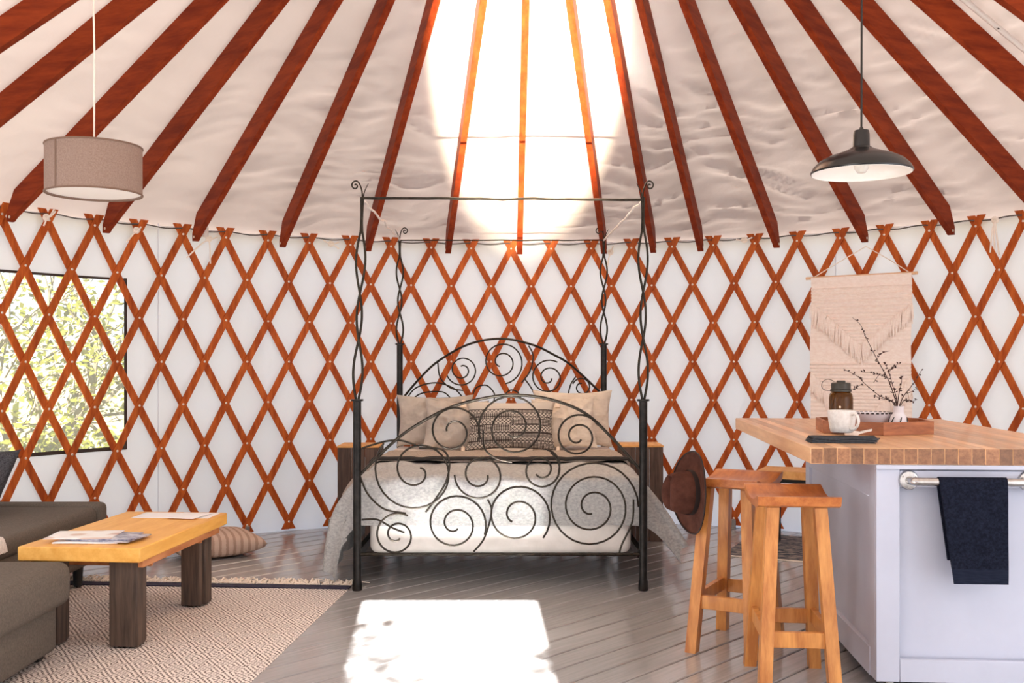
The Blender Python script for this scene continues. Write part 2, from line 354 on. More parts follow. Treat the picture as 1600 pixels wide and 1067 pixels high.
def breaks(a, b, step, keys):
    ks = sorted(k for k in keys if a < k < b); out = []; pts = [a]+ks+[b]
    for p, q in zip(pts, pts[1:]):
        n = max(1, round((q-p)/step)); out += [p+(q-p)*i/n for i in range(n)]
    return out+[b]
WIN = (2*pi-1.31, 2*pi-.836, .676, 1.795)
DOOR = (pi-asin(.24/RW), pi+asin(1.03/RW), .88, 2.12)
def wall_part(name, a0, a1):
    A = breaks(a0, a1, .012, [WIN[0], WIN[1], DOOR[0], DOOR[1]]); Z = breaks(-.02, 2.24, .06, [WIN[2], WIN[3], DOOR[2], DOOR[3]])
    def f(u, v):
        a = A[round(u*(len(A)-1))]; z = Z[round(v*(len(Z)-1))]
        ca, sa = cos(a), sin(a)
        d = .016*noise.noise(V((ca*9, sa*9, z*.7)))+.016*noise.noise(V((ca*22+5, sa*22, z*1.5)))+.010*noise.noise(V((ca*12, sa*12+7, z*6+a*0)))
        if abs(z-.69) < .03: d -= .004                         # welded seam
        if min(abs(a-WIN[0]), abs(a-WIN[1])) < .02 or min(abs(z-WIN[2]), abs(z-WIN[3])) < .05: d *= .3
        return pol(RW+max(-.020, min(d, .03)), a, z)
    def skip(i, j):
        a = (A[i]+A[i+1])/2; z = (Z[j]+Z[j+1])/2
        return any(k[0] < a < k[1] and k[2] < z < k[3] for k in (WIN, DOOR))
    return tag(MB().grid(f, len(A)-1, len(Z)-1, skip=skip).build(name, 'wall_front' if name == 'wall_front' else 'wall'), kind='structure')
wall_back = wall_part('wall_back', -.8, 1.2)
wall_left = wall_part('wall_left', 4.2, 2*pi-.8)
wall_right = wall_part('wall_right', 1.2, 2.4)
wall_front = wall_part('wall_front', 2.4, 4.2)
# welded vertical seams of the wall cloth
for a in (-.775, .62):
    MB().tube([pol(RW-.012, a, z) for z in (0, .5, 1, 1.5, 2.2)], .0025, 5).build('canvas_seam', 'wall', wall_back if a > -1 else wall_left)

# skylight in the front slope of the roof, through which the sun falls on the floor
def rrect(pts, r, n=5):
    out = []
    for i, p in enumerate(pts):
        p = V(p); a = (V(pts[i-1])-p).normalized(); b = (V(pts[(i+1) % len(pts)])-p).normalized()
        for k in range(n+1):
            t = k/n; out.append((p+a*r)*(1-t)**2+p*2*t*(1-t)+(p+b*r)*t*t)
    return out
PATCH = rrect([(-.81, 5.44), (.155, 5.44), (.215, 3.62), (-.66, 3.62)], .07)
def inside(x, y, poly):
    c = False; n = len(poly)
    for i in range(n):
        x1, y1 = poly[i][0], poly[i][1]; x2, y2 = poly[i-1][0], poly[i-1][1]
        if (y1 > y) != (y2 > y) and x < (x2-x1)*(y-y1)/(y2-y1)+x1: c = not c
    return c
def shadow(p): t = -p.z/SUN.z; return p.x+SUN.x*t, p.y+SUN.y*t
def to_roof(x, y):
    lo, hi = 1.0, 12.0
    for _ in range(40):
        t = (lo+hi)/2; p = V((x, y, 0))-SUN*t; r = hypot(p.x-CX, p.y-CY)
        if p.z < zroof(r): lo = t
        else: hi = t
    return V((x, y, 0))-SUN*lo
RS = [3.78, 3.74]+[3.70-.028*i for i in range(105)]+[.7, .4, .1, .0]
FEET = []
def roof_f(u, v):
    a = 2*pi*u; r = RS[round(v*(len(RS)-1))]; ap = a; a = a-2*pi if a > pi else a
    z = zroof(r)
    k = min(1, max(0, (3.7-r)/.15))*min(1, max(0, (r-.9)/.4))
    # sagging cloth: long folds across each bay, finer ones low down
    lo_ = min(1, max(.5, (r-1.4)/1.3))*(.45+.55*min(1, max(0, (a+.75)/.6))); sw = .5*nz(a*6, r*2, 9)
    rg = lambda q: (1-abs(q)*2.2)
    s = nz(a*5+1.3, r*3.2, 2)*.016+lo_*(.008*rg(nz(a*4, r*4+sw*2, 7))+.013*rg(nz(a*6+4, r*11+sw*5, 5))+.012*rg(nz(a*8, r*21+sw*8, 3))+.005*nz(a*22, r*38+sw*8, 6))-.02*lo_
    return pol(r, a, z+.02+k*s)
def roof_skip(i, j):
    a = 2*pi*(i+.5)/540; r = (RS[j]+RS[j+1])/2
    if abs(a-pi) > 1: return False
    return inside(*shadow(pol(r, a, zroof(r))), PATCH)
ceiling = tag(MB().grid(roof_f, 540, len(RS)-1, closeu=True, skip=roof_skip).build('ceiling', 'roof'), kind='structure')
MB().tube([to_roof(p.x, p.y) for p in PATCH], .035, 8, closed=True).build('skylight_frame', 'white', ceiling)
MB().tube([pol(3.735, 2*pi*i/180, 2.165+.003*sin(i*2.1)) for i in range(180)], .006, 6, closed=True).build('canvas_hem', 'roof', ceiling)

# door in the front, where the photographer stands
d1 = tag(thing('door_1', pol(RW, pi+.06, 0), None, None), kind='structure')
for a in (DOOR[0]-.008, DOOR[1]+.008):
    MB().box(pol(RW, a, 1.06), (.06, .12, 2.2), .005, rotz(-a)).build('door_jamb', 'lattice', d1)
MB().box(pol(RW-.02, (DOOR[0]+DOOR[1])/2, 2.16), (1.34, .12, .07), .005, rotz(-(DOOR[0]+DOOR[1])/2)).build('door_head', 'lattice', d1)

MB().box(pol(RW-.03, (DOOR[0]+DOOR[1])/2, .44), (1.22, .04, .86), .005, rotz(-(DOOR[0]+DOOR[1])/2)).build('door_leaf', 'lattice', d1)  # unseen lower half, added to cut the sunlight bouncing off the floor

# window with clear vinyl
w1 = tag(thing('window_1', pol(RW, WIN[1], WIN[2]), None, None), kind='structure')
MB().grid(lambda u, v: pol(RW+.004, WIN[0]+(WIN[1]-WIN[0])*u, WIN[2]+(WIN[3]-WIN[2])*v), 24, 4).build('window_pane', 'vinyl', w1)
fr = MB()
for (a0, a1, z0, z1) in ((WIN[1]-.003, WIN[1]+.002, WIN[2]-.01, WIN[3]+.01), (WIN[0]-.003, WIN[0]+.006, WIN[2]-.01, WIN[3]+.01)):
    fr.grid(lambda u, v: pol(RW-.006, a0+(a1-a0)*u, z0+(z1-z0)*v), 1, 4)
for z0, z1 in ((WIN[2]-.012, WIN[2]+.012), (WIN[3]-.008, WIN[3]+.008)):
    fr.grid(lambda u, v: pol(RW-.006, WIN[0]+(WIN[1]-WIN[0])*u, z0+(z1-z0)*v), 24, 1)
fr.build('window_frame', 'edge', w1, solid=.006)
MB().grid(lambda u, v: pol(RW+.03, 2*pi-.945-.018*v+.008*u, 1.80-.13*v), 1, 3).build('strap', 'edge', w1, solid=.004)

# ------------------------------------------------------------------ wooden lattice
LST, LN0, LZ, LH = .0853, 1.08, 2.128, .2931
lat = thing('lattice_wall', (CX, CY, 0), 'red-brown wooden diamond lattice lining the white canvas wall all round', 'lattice')
def strip_mesh(sgn, r):
    h = LST/2; z0, z1 = LZ-7*LH-.055, LZ+.072; mb = MB(); n = 18; vs = []
    wd = .0235/cos(atan2(h*R, LH))       # half width measured across, as a horizontal offset
    for i in range(n+1):
        z = z0+(z1-z0)*i/n; a = sgn*(z-LZ)/LH*h
        for rr in (r, r+.011):
            for s in (-1, 1): vs.append(V(((rr)*sin(a+s*wd/rr), rr*cos(a+s*wd/rr), z+0)))
    fs = []
    for i in range(n):
        b = i*4; c = b+4
        fs += [(b, b+1, c+1, c), (b+2, c+2, c+3, b+3), (b, c, c+2, b+2), (b+1, b+3, c+3, c+1)]
    fs += [(0, 2, 3, 1), (n*4, n*4+1, n*4+3, n*4+2)]
    return mb.add(vs, fs)
# the ends are square-cut: tilt the end rows
protoA = strip_mesh(+1, 3.650).build('lattice_strip', 'lattice', lat, world=False, smooth=30)
protoB = strip_mesh(-1, 3.663).build('lattice_strip', 'lattice', lat, world=False, smooth=30)
rv = MB(); first = {1: protoA, -1: protoB}
for n in range(-17, 20):
    for sg in (1, -1):
        a = (n+.5-LN0)*LST
        src = first[sg]
        o = src if n == -17 else inst('lattice_strip', src, lat)
        o.rotation_euler = (0, 0, -a)
for row in range(8):
    for n in range(-20, 22):
        nn = n+(.5 if row % 2 == 0 else 0); a = (nn-LN0)*LST
        p = pol(3.650, a, LZ-row*LH); ins = -V((sin(a), cos(a), 0))
        rv.lathe([(.0085, -.002), (.008, .002), (.005, .004), (0, .0046)], p, 8, ins.to_track_quat('Z', 'Y').to_matrix())
tag(rv.build('rivets', 'rivet', lat), kind='stuff')
for n in (-8, -6, -4, 4, 6, 8):
    a = (n-LN0)*LST
    MB().box(pol(3.645, a, .035), (.032, .012, .07), .004, rotz(-a)).box(pol(3.62, a, .004), (.032, .06, .008), .002, rotz(-a)).build('floor_bracket', 'steel', lat)

# tension cable in the notches of the lattice, and the cord ties on it
tag(MB().tube([pol(3.655, -1.75+3.6*i/300, 2.165+.006*sin(i*.9)) for i in range(301)], .0045, 6).build('tension_cable', 'cable', loc=pol(3.655, 0, 2.165)),
    'grey steel cable strung through the top notches of the lattice', 'cable')
def on_wall(x, y, r=3.63):
    lo, hi = 1.0, 9.0
    for _ in range(40):
        Y = (lo+hi)/2; p = at(x, y, Y)
        if (p.x-CX)**2+(p.y-CY)**2 > r*r and p.y > CY-1.5: hi = Y
        else: lo = Y
    return at(x, y, lo)
def tie(x, y, label, tails, r=.006):
    p = on_wall(x, y, 3.632); a = atan2(p.x-CX, p.y-CY); t = V((cos(a), -sin(a), 0)); ins = -V((sin(a), cos(a), 0))
    mb = MB()
    for k in range(2): mb.tube([p+t*(.018*cos(q))+V((0, 0, .012*sin(q)+.01*k))+ins*.004*k for q in [2*pi*i/12 for i in range(12)]], r, 6, closed=True)
    for dx, dz in tails: mb.tube(smoothpath([p, p+t*dx*.4+V((0, 0, dz*.3))+ins*.012, p+t*dx+V((0, 0, dz))+ins*.006], 5), r*.9, 6)
    return tag(mb.build('cord_tie', 'cord', loc=p), label, 'cord', 'white cord ties along the wall top')
tie(72, 341, 'white cord knot at the lattice top above the window, leftmost', [(.06, .05), (.05, .06), (-.02, -.05)])
tie(213, 361, 'white cord wound round a lattice top right of the drum lamp', [(-.07, -.08), (.03, .03)])
tie(326, 374, 'white cord with long tails hanging beside the white cap under a rafter', [(.01, -.17), (-.16, -.14), (.06, .02)])
tie(517, 382, 'small white cord bow on the cable just left of the bed', [(.06, .02), (-.06, .03), (.06, -.03)])
tie(954, 395, 'white cord with a curled tail on the lattice behind the right bed posts', [(-.03, -.14), (.02, .05)])
tie(1163, 376, 'white cord knot on the cable midway between bed and black lamp', [(.06, .02), (-.06, .01)])
tie(1555, 345, 'two long white cord loops hanging near the right edge of the photo', [(-.03, -.2), (.03, -.22), (0, -.18)])
p = on_wall(320, 363, 3.56)
tag(MB().lathe([(.0, -.03), (.024, -.03), (.026, .0), (.026, .03), (.02, .036), (0, .036)], p, 16).build('cable_cap', 'conduit', loc=p), 'small white cap fixed at the foot of a rafter left of the bed', 'cap')

# ------------------------------------------------------------------ rafters
def rafter(tx, x0, label, w=.042, d=.126):
    off = .150
    def conept(x, y):
        lo, hi = (3.0 if y < 200 else 6.0), 8.6
        for _ in range(50):
            Y = (lo+hi)/2; q = at(x, y, Y)
            if q.z < zroof(hypot(q.x-CX, q.y-CY))-off: lo = Y
            else: hi = Y
        return at(x, y, lo)
    if isinstance(tx, tuple):
        pt = conept(x0, 0); a = tx[0] if tx[0] is not None else atan2(pt.x-CX, pt.y-CY); pf = pol(3.60, a, zroof(3.60)-off)
    else:
        lo, hi = 3.0, 8.3
        for _ in range(50):
            Y = (lo+hi)/2; q = at(tx, 0, Y)
            if hypot(q.x-CX, q.y-CY) < 3.60 or q.y < CY: lo = Y
            else: hi = Y
        pf = V((q.x, q.y, zroof(3.60)-off)); pt = conept(x0, 0)
    hd = V((pt.x-pf.x, pt.y-pf.y, 0)); L0 = hd.length; hd.normalize(); sl = (pt.z-pf.z)/L0
    L = L0+max(0, hypot(pt.x-CX, pt.y-CY)-.72)
    c = sqrt(1+sl*sl); hv = d*c
    # side outline in (along, up): tapered tail, plumb cut
    prof = [(0, .004), (0, .055), (.07, .07*sl+hv), (L, L*sl+hv), (L, L*sl), (.05, .05*sl), (.02, -.006+.02*sl)]
    n = len(prof); sd = V((hd.y, -hd.x, 0)); vs = []
    for s in (-.5, .5):
        for a_, z_ in prof: vs.append(V((a_, -s*w, z_)))
    fs = [tuple(range(n)), tuple(range(2*n-1, n-1, -1))]+[(i, n+i, n+(i+1) % n, (i+1) % n) for i in range(n)]
    o = thing('rafter', pf, label, 'rafter', atan2(hd.y, hd.x), 'roof rafters')
    MB().add(vs, fs).build('beam', 'rafter', o, world=False, smooth=0)
    MB().lathe([(.009, 0), (.009, w+.006), (0, w+.008)], (.03, w/2+.003, .03), 8, Matrix.Rotation(pi/2, 3, 'X')).build('pin', 'rivet', o, world=False)
    return pf
rafter((None,), 117, 'wooden rafter cut off by the top left corner of the photo, leftmost of all')
rafter((None,), 240, 'second wooden rafter from the left, running behind the white lamp cord')
rafter(15, 352, 'third wooden rafter from the left, its foot left of the drum lamp')
rafter(165, 447, 'fourth wooden rafter from the left, its foot just below the drum lamp')
rafter(305, 531, 'fifth wooden rafter from the left, its foot beside a small white cap')
rafter(441, 612, 'sixth wooden rafter from the left, in shade, two bays left of the bed canopy')
rafter(575, 683, 'seventh wooden rafter from the left, passing the left front canopy finial, top sunlit')
rafter(700, 756, 'sunlit yellow rafter left of the centre one above the bed')
rafter(812, 822, 'sunlit yellow rafter running straight up in the middle above the bed')
rafter(944, 889, 'half sunlit rafter just left of the right canopy finials')
rafter(1021, 948, 'rafter behind the right front canopy finial, sunlit only at its top')
rafter(1095, 998, 'first fully brown rafter right of the bed canopy')
rafter(1214, 1065, 'second brown rafter right of the bed canopy')
rafter(1352, 1143, 'brown rafter passing behind the black lamp shade, its foot above the wall hanging')
rafter(1487, 1231, 'brown rafter crossing behind the black lamp cord')
rafter((None,), 1320, 'brown rafter starting at the top of the black lamp cord and leaving the frame right')
rafter((None,), 1429, 'second rafter from the right, next to the white conduit')
rafter((None,), 1560, 'rafter cut off by the top right corner of the photo, rightmost')
# conduit on the canvas
def cone_at(x, y, off=.03):
    lo, hi = 2.5, 8.6
    for _ in range(50):
        Y = (lo+hi)/2; q = at(x, y, Y)
        if q.z < zroof(hypot(q.x-CX, q.y-CY))-off: lo = Y
        else: hi = Y
    return at(x, y, lo)
pa, pb = cone_at(1507, 0), cone_at(1600, 77); dd = pb-pa
cd = thing('conduit', pa, 'white plastic conduit running along the ceiling canvas at top right', 'conduit')
MB().tube([pa-dd*.8, pb+dd*.8], .014, 10).build('pipe', 'conduit', cd)
q = cone_at(1560, 45, .046); MB().lathe([(0, -.004), (.006, 0), (0, .006)], q, 8).build('screw', 'black', cd)

# ------------------------------------------------------------------ trees outside the window
def tree(base, h, label, seed, nleaf, spread, leaf=.045, cen=None, nm='leafy_tree'):
    rd = random.Random(seed)
    t = thing(nm, base, label, 'tree', group='trees outside the window')
    tr = MB(); tips = []
    def grow(p, d, L, r, dep):
        pts = [p]; q = p.copy()
        for i in range(5):
            d = (d+V((rd.gauss(0, .16), rd.gauss(0, .16), rd.gauss(.03, .08)))).normalized(); q = q+d*L/5; pts.append(q.copy())
            if dep >= 2: tips.append(q.copy())
        tr.tube(pts, [r*(1-.12*i) for i in range(6)], 6 if dep < 2 else 4)
        if dep < 4:
            for k in range(3 if dep else 4):
                b = pts[rd.choice((2, 3, 4, 5))]; nd = (d+V((rd.gauss(0, .7), rd.gauss(0, .7), rd.gauss(.1, .45)))).normalized()
                grow(b, nd, L*rd.uniform(.55, .8), r*.5, dep+1)
    grow(V(base), V((rd.uniform(-.1, .1), 0, 1)), h*.42, .085*h/3, 0)
    tr.build('trunk', 'bark', t)
    lf = MB()
    for i in range(nleaf):
        p = rd.choice(tips)+V((rd.gauss(0, spread), rd.gauss(0, spread), rd.gauss(0, spread)))
        a = V((rd.gauss(0, 1), rd.gauss(0, 1), rd.gauss(0, .6))).normalized(); b = a.orthogonal().normalized(); s = leaf*rd.uniform(.6, 1.3)
        n = len(lf.v); lf.v += [p-a*s, p+b*s*.5, p+a*s, p-b*s*.5]; lf.f.append((n, n+1, n+2, n+3))
    tag(lf.build('foliage', 'leaf', t, smooth=0), kind='stuff')
    return t
tree((-4.05, 9.6, -.9), 4.6, 'thin grey tree with forked trunk seen through the right half of the window', 11, 1500, .2, .042)
tree((-5.7, 11.8, -.9), 4.2, 'thin leafy tree seen through the left half of the window', 23, 1200, .22, .042)
def shrub(c, rad, label, seed, n, leaf=.05):
    rd = random.Random(seed); t = thing('leafy_shrub', (c[0], c[1], -.9), label, 'shrub', group='shrubs outside the window')
    st = MB(); lf = MB()
    for k in range(9):
        tip = V(c)+V((rd.uniform(-1, 1)*rad[0], rd.uniform(-1, 1)*rad[1], rd.uniform(-.2, 1)*rad[2]))
        st.tube(smoothpath([(c[0]+rd.uniform(-.1, .1), c[1], -.9), V((c[0], c[1], -.9)).lerp(tip, .5)+V((rd.gauss(0, .1), 0, .1)), tip], 4), .012, 5)
    for i in range(n):
        d = V((rd.gauss(0, 1), rd.gauss(0, 1), rd.gauss(0, 1))).normalized()*rd.uniform(.3, 1)**.5
        p = V(c)+V((d.x*rad[0], d.y*rad[1], d.z*rad[2]))
        a = V((rd.gauss(0, 1), rd.gauss(0, 1), rd.gauss(0, .6))).normalized(); b = a.orthogonal().normalized(); s = leaf*rd.uniform(.6, 1.3)
        m_ = len(lf.v); lf.v += [p-a*s, p+b*s*.55, p+a*s, p-b*s*.55]; lf.f.append((m_, m_+1, m_+2, m_+3))
    st.build('stems', 'bark', t); tag(lf.build('foliage', 'leaf', t, smooth=0), kind='stuff')
shrub((-3.4, 8.75, -.05), (.6, .35, .75), 'yellow-green shrub low in the right corner of the window', 3, 1200, .044)
shrub((-4.75, 10.6, -.1), (.7, .4, .75), 'yellow-green shrub low in the left part of the window', 4, 1200, .044)
shrub((-4.7, 8.9, .1), (.6, .35, .9), 'tall loose shrub at the far left edge of the window', 5, 800, .044)
# a tree beside the entrance whose bough dapples the sun patch
bt = thing('entrance_tree', (-3.6, -2.2, -.9), 'leafy tree beside the entrance whose bough dapples the sunlit floor', 'tree')
rd = random.Random(5); tr = MB(); lf = MB()
for fx, fy, n_, sg_ in ((-.68, 4.42, 34, .10), (-.60, 4.75, 16, .07), (-.50, 4.2, 22, .10), (.22, 4.3, 26, .10), (.27, 4.55, 12, .06), (-.72, 4.95, 10, .05), (.12, 4.0, 18, .12), (-.62, 3.95, 26, .12)):
    c0 = V((fx, fy, 0))-SUN*(7.2+rd.uniform(-.4, .4))
    tr.tube(smoothpath([(-3.6, -2.2, 2.4), V((-3.6, -2.2, 2.4)).lerp(c0, .5)+V((0, 0, .25)), c0], 6), .014, 6)
    for i in range(n_):
        p = c0+V((rd.gauss(0, sg_), rd.gauss(0, sg_), rd.gauss(0, sg_)))
        a = V((rd.gauss(0, 1), rd.gauss(0, 1), rd.gauss(0, .6))).normalized(); b = a.orthogonal().normalized(); s = .055*rd.uniform(.6, 1.2)
        m_ = len(lf.v); lf.v += [p-a*s, p+b*s*.55, p+a*s, p-b*s*.55]; lf.f.append((m_, m_+1, m_+2, m_+3))
tr.tube([(-3.6, -2.2, -.9), (-3.55, -2.2, .8), (-3.6, -2.2, 2.5), (-3.7, -2.3, 3.6)], [.14, .12, .09, .05], 8)
tr.build('trunk', 'bark', bt); tag(lf.build('foliage', 'leaf', bt, smooth=0), kind='stuff')

# ------------------------------------------------------------------ canopy bed
YF, YB = 5.64, 7.70
XL, XR, XBL, XBR = -.847, .718, -.838, .685
BXC = (XL+XR)/2
bed = thing('canopy_bed', (BXC, 6.67, 0), 'wrought iron four-poster canopy bed with scrolled headboard and footboard', 'bed')
def post(x, y, ztube, ztop, fin, dx):
    p = MB().lathe([(.026, 0), (.028, .012), (.026, .05), (.0225, .06), (.0225, ztube-.012), (.034, ztube-.010), (.034, ztube), (0, ztube)], (x, y, 0), 20).build('post', 'post', bed)
    H = ztop-ztube
    for s in (1, -1):
        pts, rr = [], []
        for i in range(49):
            t = i/48; k = 3.6*t
            am = (.020 if k < 3 else .007)*min(1, (1-t)*6)
            off = s*(am*abs(sin(pi*k))*(1 if int(k) % 2 == 0 else -1)+.0055)
            pts.append(V((x+dx*t+off, y+s*.006*cos(pi*k), ztube-.004+H*t+.004*(i == 48)))); rr.append(.0072-.001*t)
        MB().tube(pts, rr, 7).build('vine_rod', 'iron', p)
    f = [V((x+dx+fin*a_, y, ztop+b_)) for a_, b_ in ((0, -.02), (0, .01), (.002, .032), (.008, .055), (.02, .080), (.035, .088), (.050, .082), (.057, .067), (.051, .052), (.038, .047), (.028, .054), (.029, .066), (.037, .070), (.042, .064))]   # curled finial
    MB().tube(smoothpath(f, 5), .0042, 6).build('finial', 'iron', p)
    MB().tube(smoothpath([(x+dx-fin*.004, y, ztop-.01), (x+dx-fin*.012, y, ztop+.03), (x+dx-fin*.034, y, ztop+.075)], 4), [.005-.0004*i for i in range(9)], 6).build('finial_leaf', 'iron', p)
    return p
post(XL, YF, 1.045, 2.15, -1, .028); post(XR, YF, 1.045, 2.15, 1, -.002)
post(XBL, YB, 1.385, 2.16, 1, .0); post(XBR, YB, 1.385, 2.16, -1, 0)
def wav(a, b, n, am, sd):
    a, b = V(a), V(b); return [a.lerp(b, i/n)+V((nz(i*.35, sd)*am*(abs(b.y-a.y) > 1), 0, nz(i*.35, sd+5)*am))*(1 if 0 < i < n else 0) for i in range(n+1)]
for a, b, am, sd, r in (((XL+.028, YF, 2.145), (XR-.002, YF, 2.135), .006, 1, .0075), ((XBL, YB, 2.155), (XBR, YB, 2.155), .004, 2, .005),
                       ((XL+.028, YF, 2.14), (XBL, YB, 2.155), .018, 3, .0065), ((XR-.002, YF, 2.135), (XBR, YB, 2.155), .018, 4, .0065)):
    MB().tube(wav(a, b, 26, am, sd), r, 7).build('canopy_rail', 'iron' if am < .01 else 'conduit', bed)
for x0, x1 in ((XL, XBL), (XR, XBR)):
    MB().box(((x0+x1)/2, (YF+YB)/2, .20), (.03, YB-YF, .05), .003).build('side_rail', 'post', bed)
def panel(name, Y, arch, scrolls, extra, rails):
    k = Y/F
    w = lambda x, y: at(x, y, Y)
    p = MB().tube(smoothpath([w(*a) for a in arch], 8), .0085, 8).build(name, 'iron', bed)
    for (cx, cy, r0, a0, turns, r1) in scrolls:
        n = max(24, int(abs(turns)*30)); pts = []
        for i in range(n+1):
            t = i/n; r = r0+(r1-r0)*t**1.12; a = radians(a0)+2*pi*turns*t
            pts.append(w(cx+r*cos(a), cy+r*sin(a))+V((0, .008*sin(t*3+cx), 0)))
        MB().tube(pts, .0056, 7).build('scroll', 'iron', p)
    for pts in extra:
        MB().tube(smoothpath([w(*a) for a in pts], 8), .0055, 7).build('scroll', 'iron', p)
    for a, b in rails: MB().tube([w(*a), w(*b)], .009, 8).build('rail', 'iron', p)
panel('footboard', YF, [(563, 741), (600, 704), (640, 671), (700, 638), (757, 622), (805, 617), (860, 624), (915, 646), (960, 688), (999, 732)],
      [(652, 736, 68, -140, -1.75, 6), (708, 674, 42, 20, -1.55, 10), (801, 668, 54, -200, 1.9, 12), (903, 682, 36, -30, -1.8, 7),
       (750, 742, 40, -180, -1.5, 12), (620, 836, 35, -60, -1.7, 7), (711, 819, 49, 20, -1.9, 8), (808, 806, 53, 40, -1.75, 12),
       (925, 792, 73, 0, -2.75, 10), (845, 734, 31, -60, 1.55, 10)],
      [[(563, 745), (575, 772), (600, 795), (634, 802)], [(565, 812), (590, 812), (612, 824), (632, 832)], [(655, 700), (690, 702), (702, 722), (697, 752), (680, 780), (665, 800)],
       [(755, 672), (757, 700), (775, 716), (800, 722)], [(762, 780), (768, 800), (757, 840), (740, 862)], [(990, 780), (988, 815), (972, 850), (968, 864)],
       [(855, 703), (866, 708), (874, 722), (872, 745)], [(566, 700), (600, 690), (625, 688), (650, 695)]],
      [((558, 866), (1005, 866))])
panel('headboard', YB, [(631, 620), (655, 592), (685, 564), (732, 538), (782, 529), (830, 538), (863, 553), (894, 572), (942, 617)],
      [(722, 578, 25, -200, -1.75, 6), (784, 566, 34, 80, -1.9, 7), (857, 590, 28, -60, -1.8, 5), (909, 605, 15, 200, 1.2, 6)],
      [[(634, 625), (650, 606), (680, 598), (708, 606), (724, 622)], [(632, 668), (634, 640), (655, 616), (690, 612), (704, 622)], [(684, 566), (688, 590), (704, 606), (724, 610)],
       [(738, 620), (744, 606), (760, 602), (772, 614), (772, 626)], [(820, 592), (830, 606), (838, 622)], [(785, 622), (796, 610), (808, 612), (814, 622)],
       [(826, 540), (833, 556), (828, 580), (815, 598)], [(888, 615), (892, 600), (900, 588)], [(925, 660), (938, 650), (940, 630)]],
      [((625, 690), (943, 690))])

# ------------------------------------------------------------------ mattress and bedding
MW, MT = .755, .60
def rounded_slab(x0, x1, y0, y1, z0, z1, r, wob=0):
    mb = MB().box(((x0+x1)/2, (y0+y1)/2, (z0+z1)/2), (x1-x0, y1-y0, z1-z0), r, seg=4); return mb
tag(rounded_slab(BXC-.73, BXC+.73, 5.735, 7.60, .18, .57, .045).build('mattress', 'linen_white', loc=V((BXC, 6.67, .18))), 'thick mattress in white linen on the iron bed', 'mattress')
def drape(name, m, y_head, y_foot, dl, dr, df, fl, fr_, z0, off, seed, amp, label, cat, nu=120, nv=90, solid=.008, ext=0, flf=.03, lowl=0):
    Wd = MW
    sx0, sx1 = -(Wd+dl), Wd+dr; r = .05
    def f(u, v):
        p = sx0+(sx1-sx0)*u
        sgn = -1 if p < 0 else 1; ex = max(0, abs(p)-Wd)
        q = y_head+((y_foot-df)-y_head)*v; eq = max(0, y_foot-q)
        d = hypot(ex, eq); dz = 0; hx = hy = 0
        if d > 0:
            a = min(d/r, pi/2); hor = r*sin(a); dz = r*(1-cos(a))+max(0, d-r*pi/2)
            rest = max(0, d-r*pi/2)
            fl_ = fl if sgn < 0 else fr_
            hx = (hor+(fl_*rest if sgn > 0 else fl_*(1-exp(-rest*5.5))))*ex/d; hy = (hor+flf*rest)*eq/d
        fold = min(1, d/.2)
        lng = q if ex > eq else p
        wv = amp*(nz(p*4+seed, q*4, seed)+.5*nz(p*11, q*9, seed+3))
        side = fold*(.030*sin(lng*13+seed)+.03*nz(lng*5, seed, dz*2)) if ex > eq else fold*.008*nz(lng*9, seed, dz*3)
        x = BXC+(p if ex == 0 else sgn*(Wd+hx+max(-.02, side)*min(1, ex/.1)))
        y = (q if eq == 0 else y_foot-hy-max(-.004, side)*min(1, eq/.1))
        z = z0-dz*(.96 if ex > eq else 1)+wv*(1-.6*fold)+off
        return V((x, y, max(.012, z)))
    return tag(MB().grid(f, nu, nv).build(name, m, loc=V((BXC, (y_head+y_foot)/2, z0)), solid=solid), label, cat)
drape('duvet', 'linen_grey', 7.05, 5.765, .58, .44, .30, .17, .60, .60, .014, 2.0, .026, 'grey linen duvet spread over the bed and hanging down both sides', 'duvet')
drape('sheet', 'sheet', 7.64, 6.95, .10, .10, .0, .12, .12, .60, .020, 5.0, .006, 'pale cream sheet folded back below the pillows on the bed', 'sheet', nv=30)
bl = drape('throw_blanket', 'blanket', 7.02, 6.42, .30, .30, .0, .30, .35, .60, .045, 8.0, .010, 'taupe woven blanket with dark edging laid across the bed', 'blanket', nv=30, solid=.014)
ed = [V((BXC-.82+1.64*i/60, 6.415, .648+.006*nz(i*.3, 8)-(.03 if i in (0, 60) else 0))) for i in range(61)]
MB().tube(ed, .012, 8).build('edging', 'blanket_edge', bl)

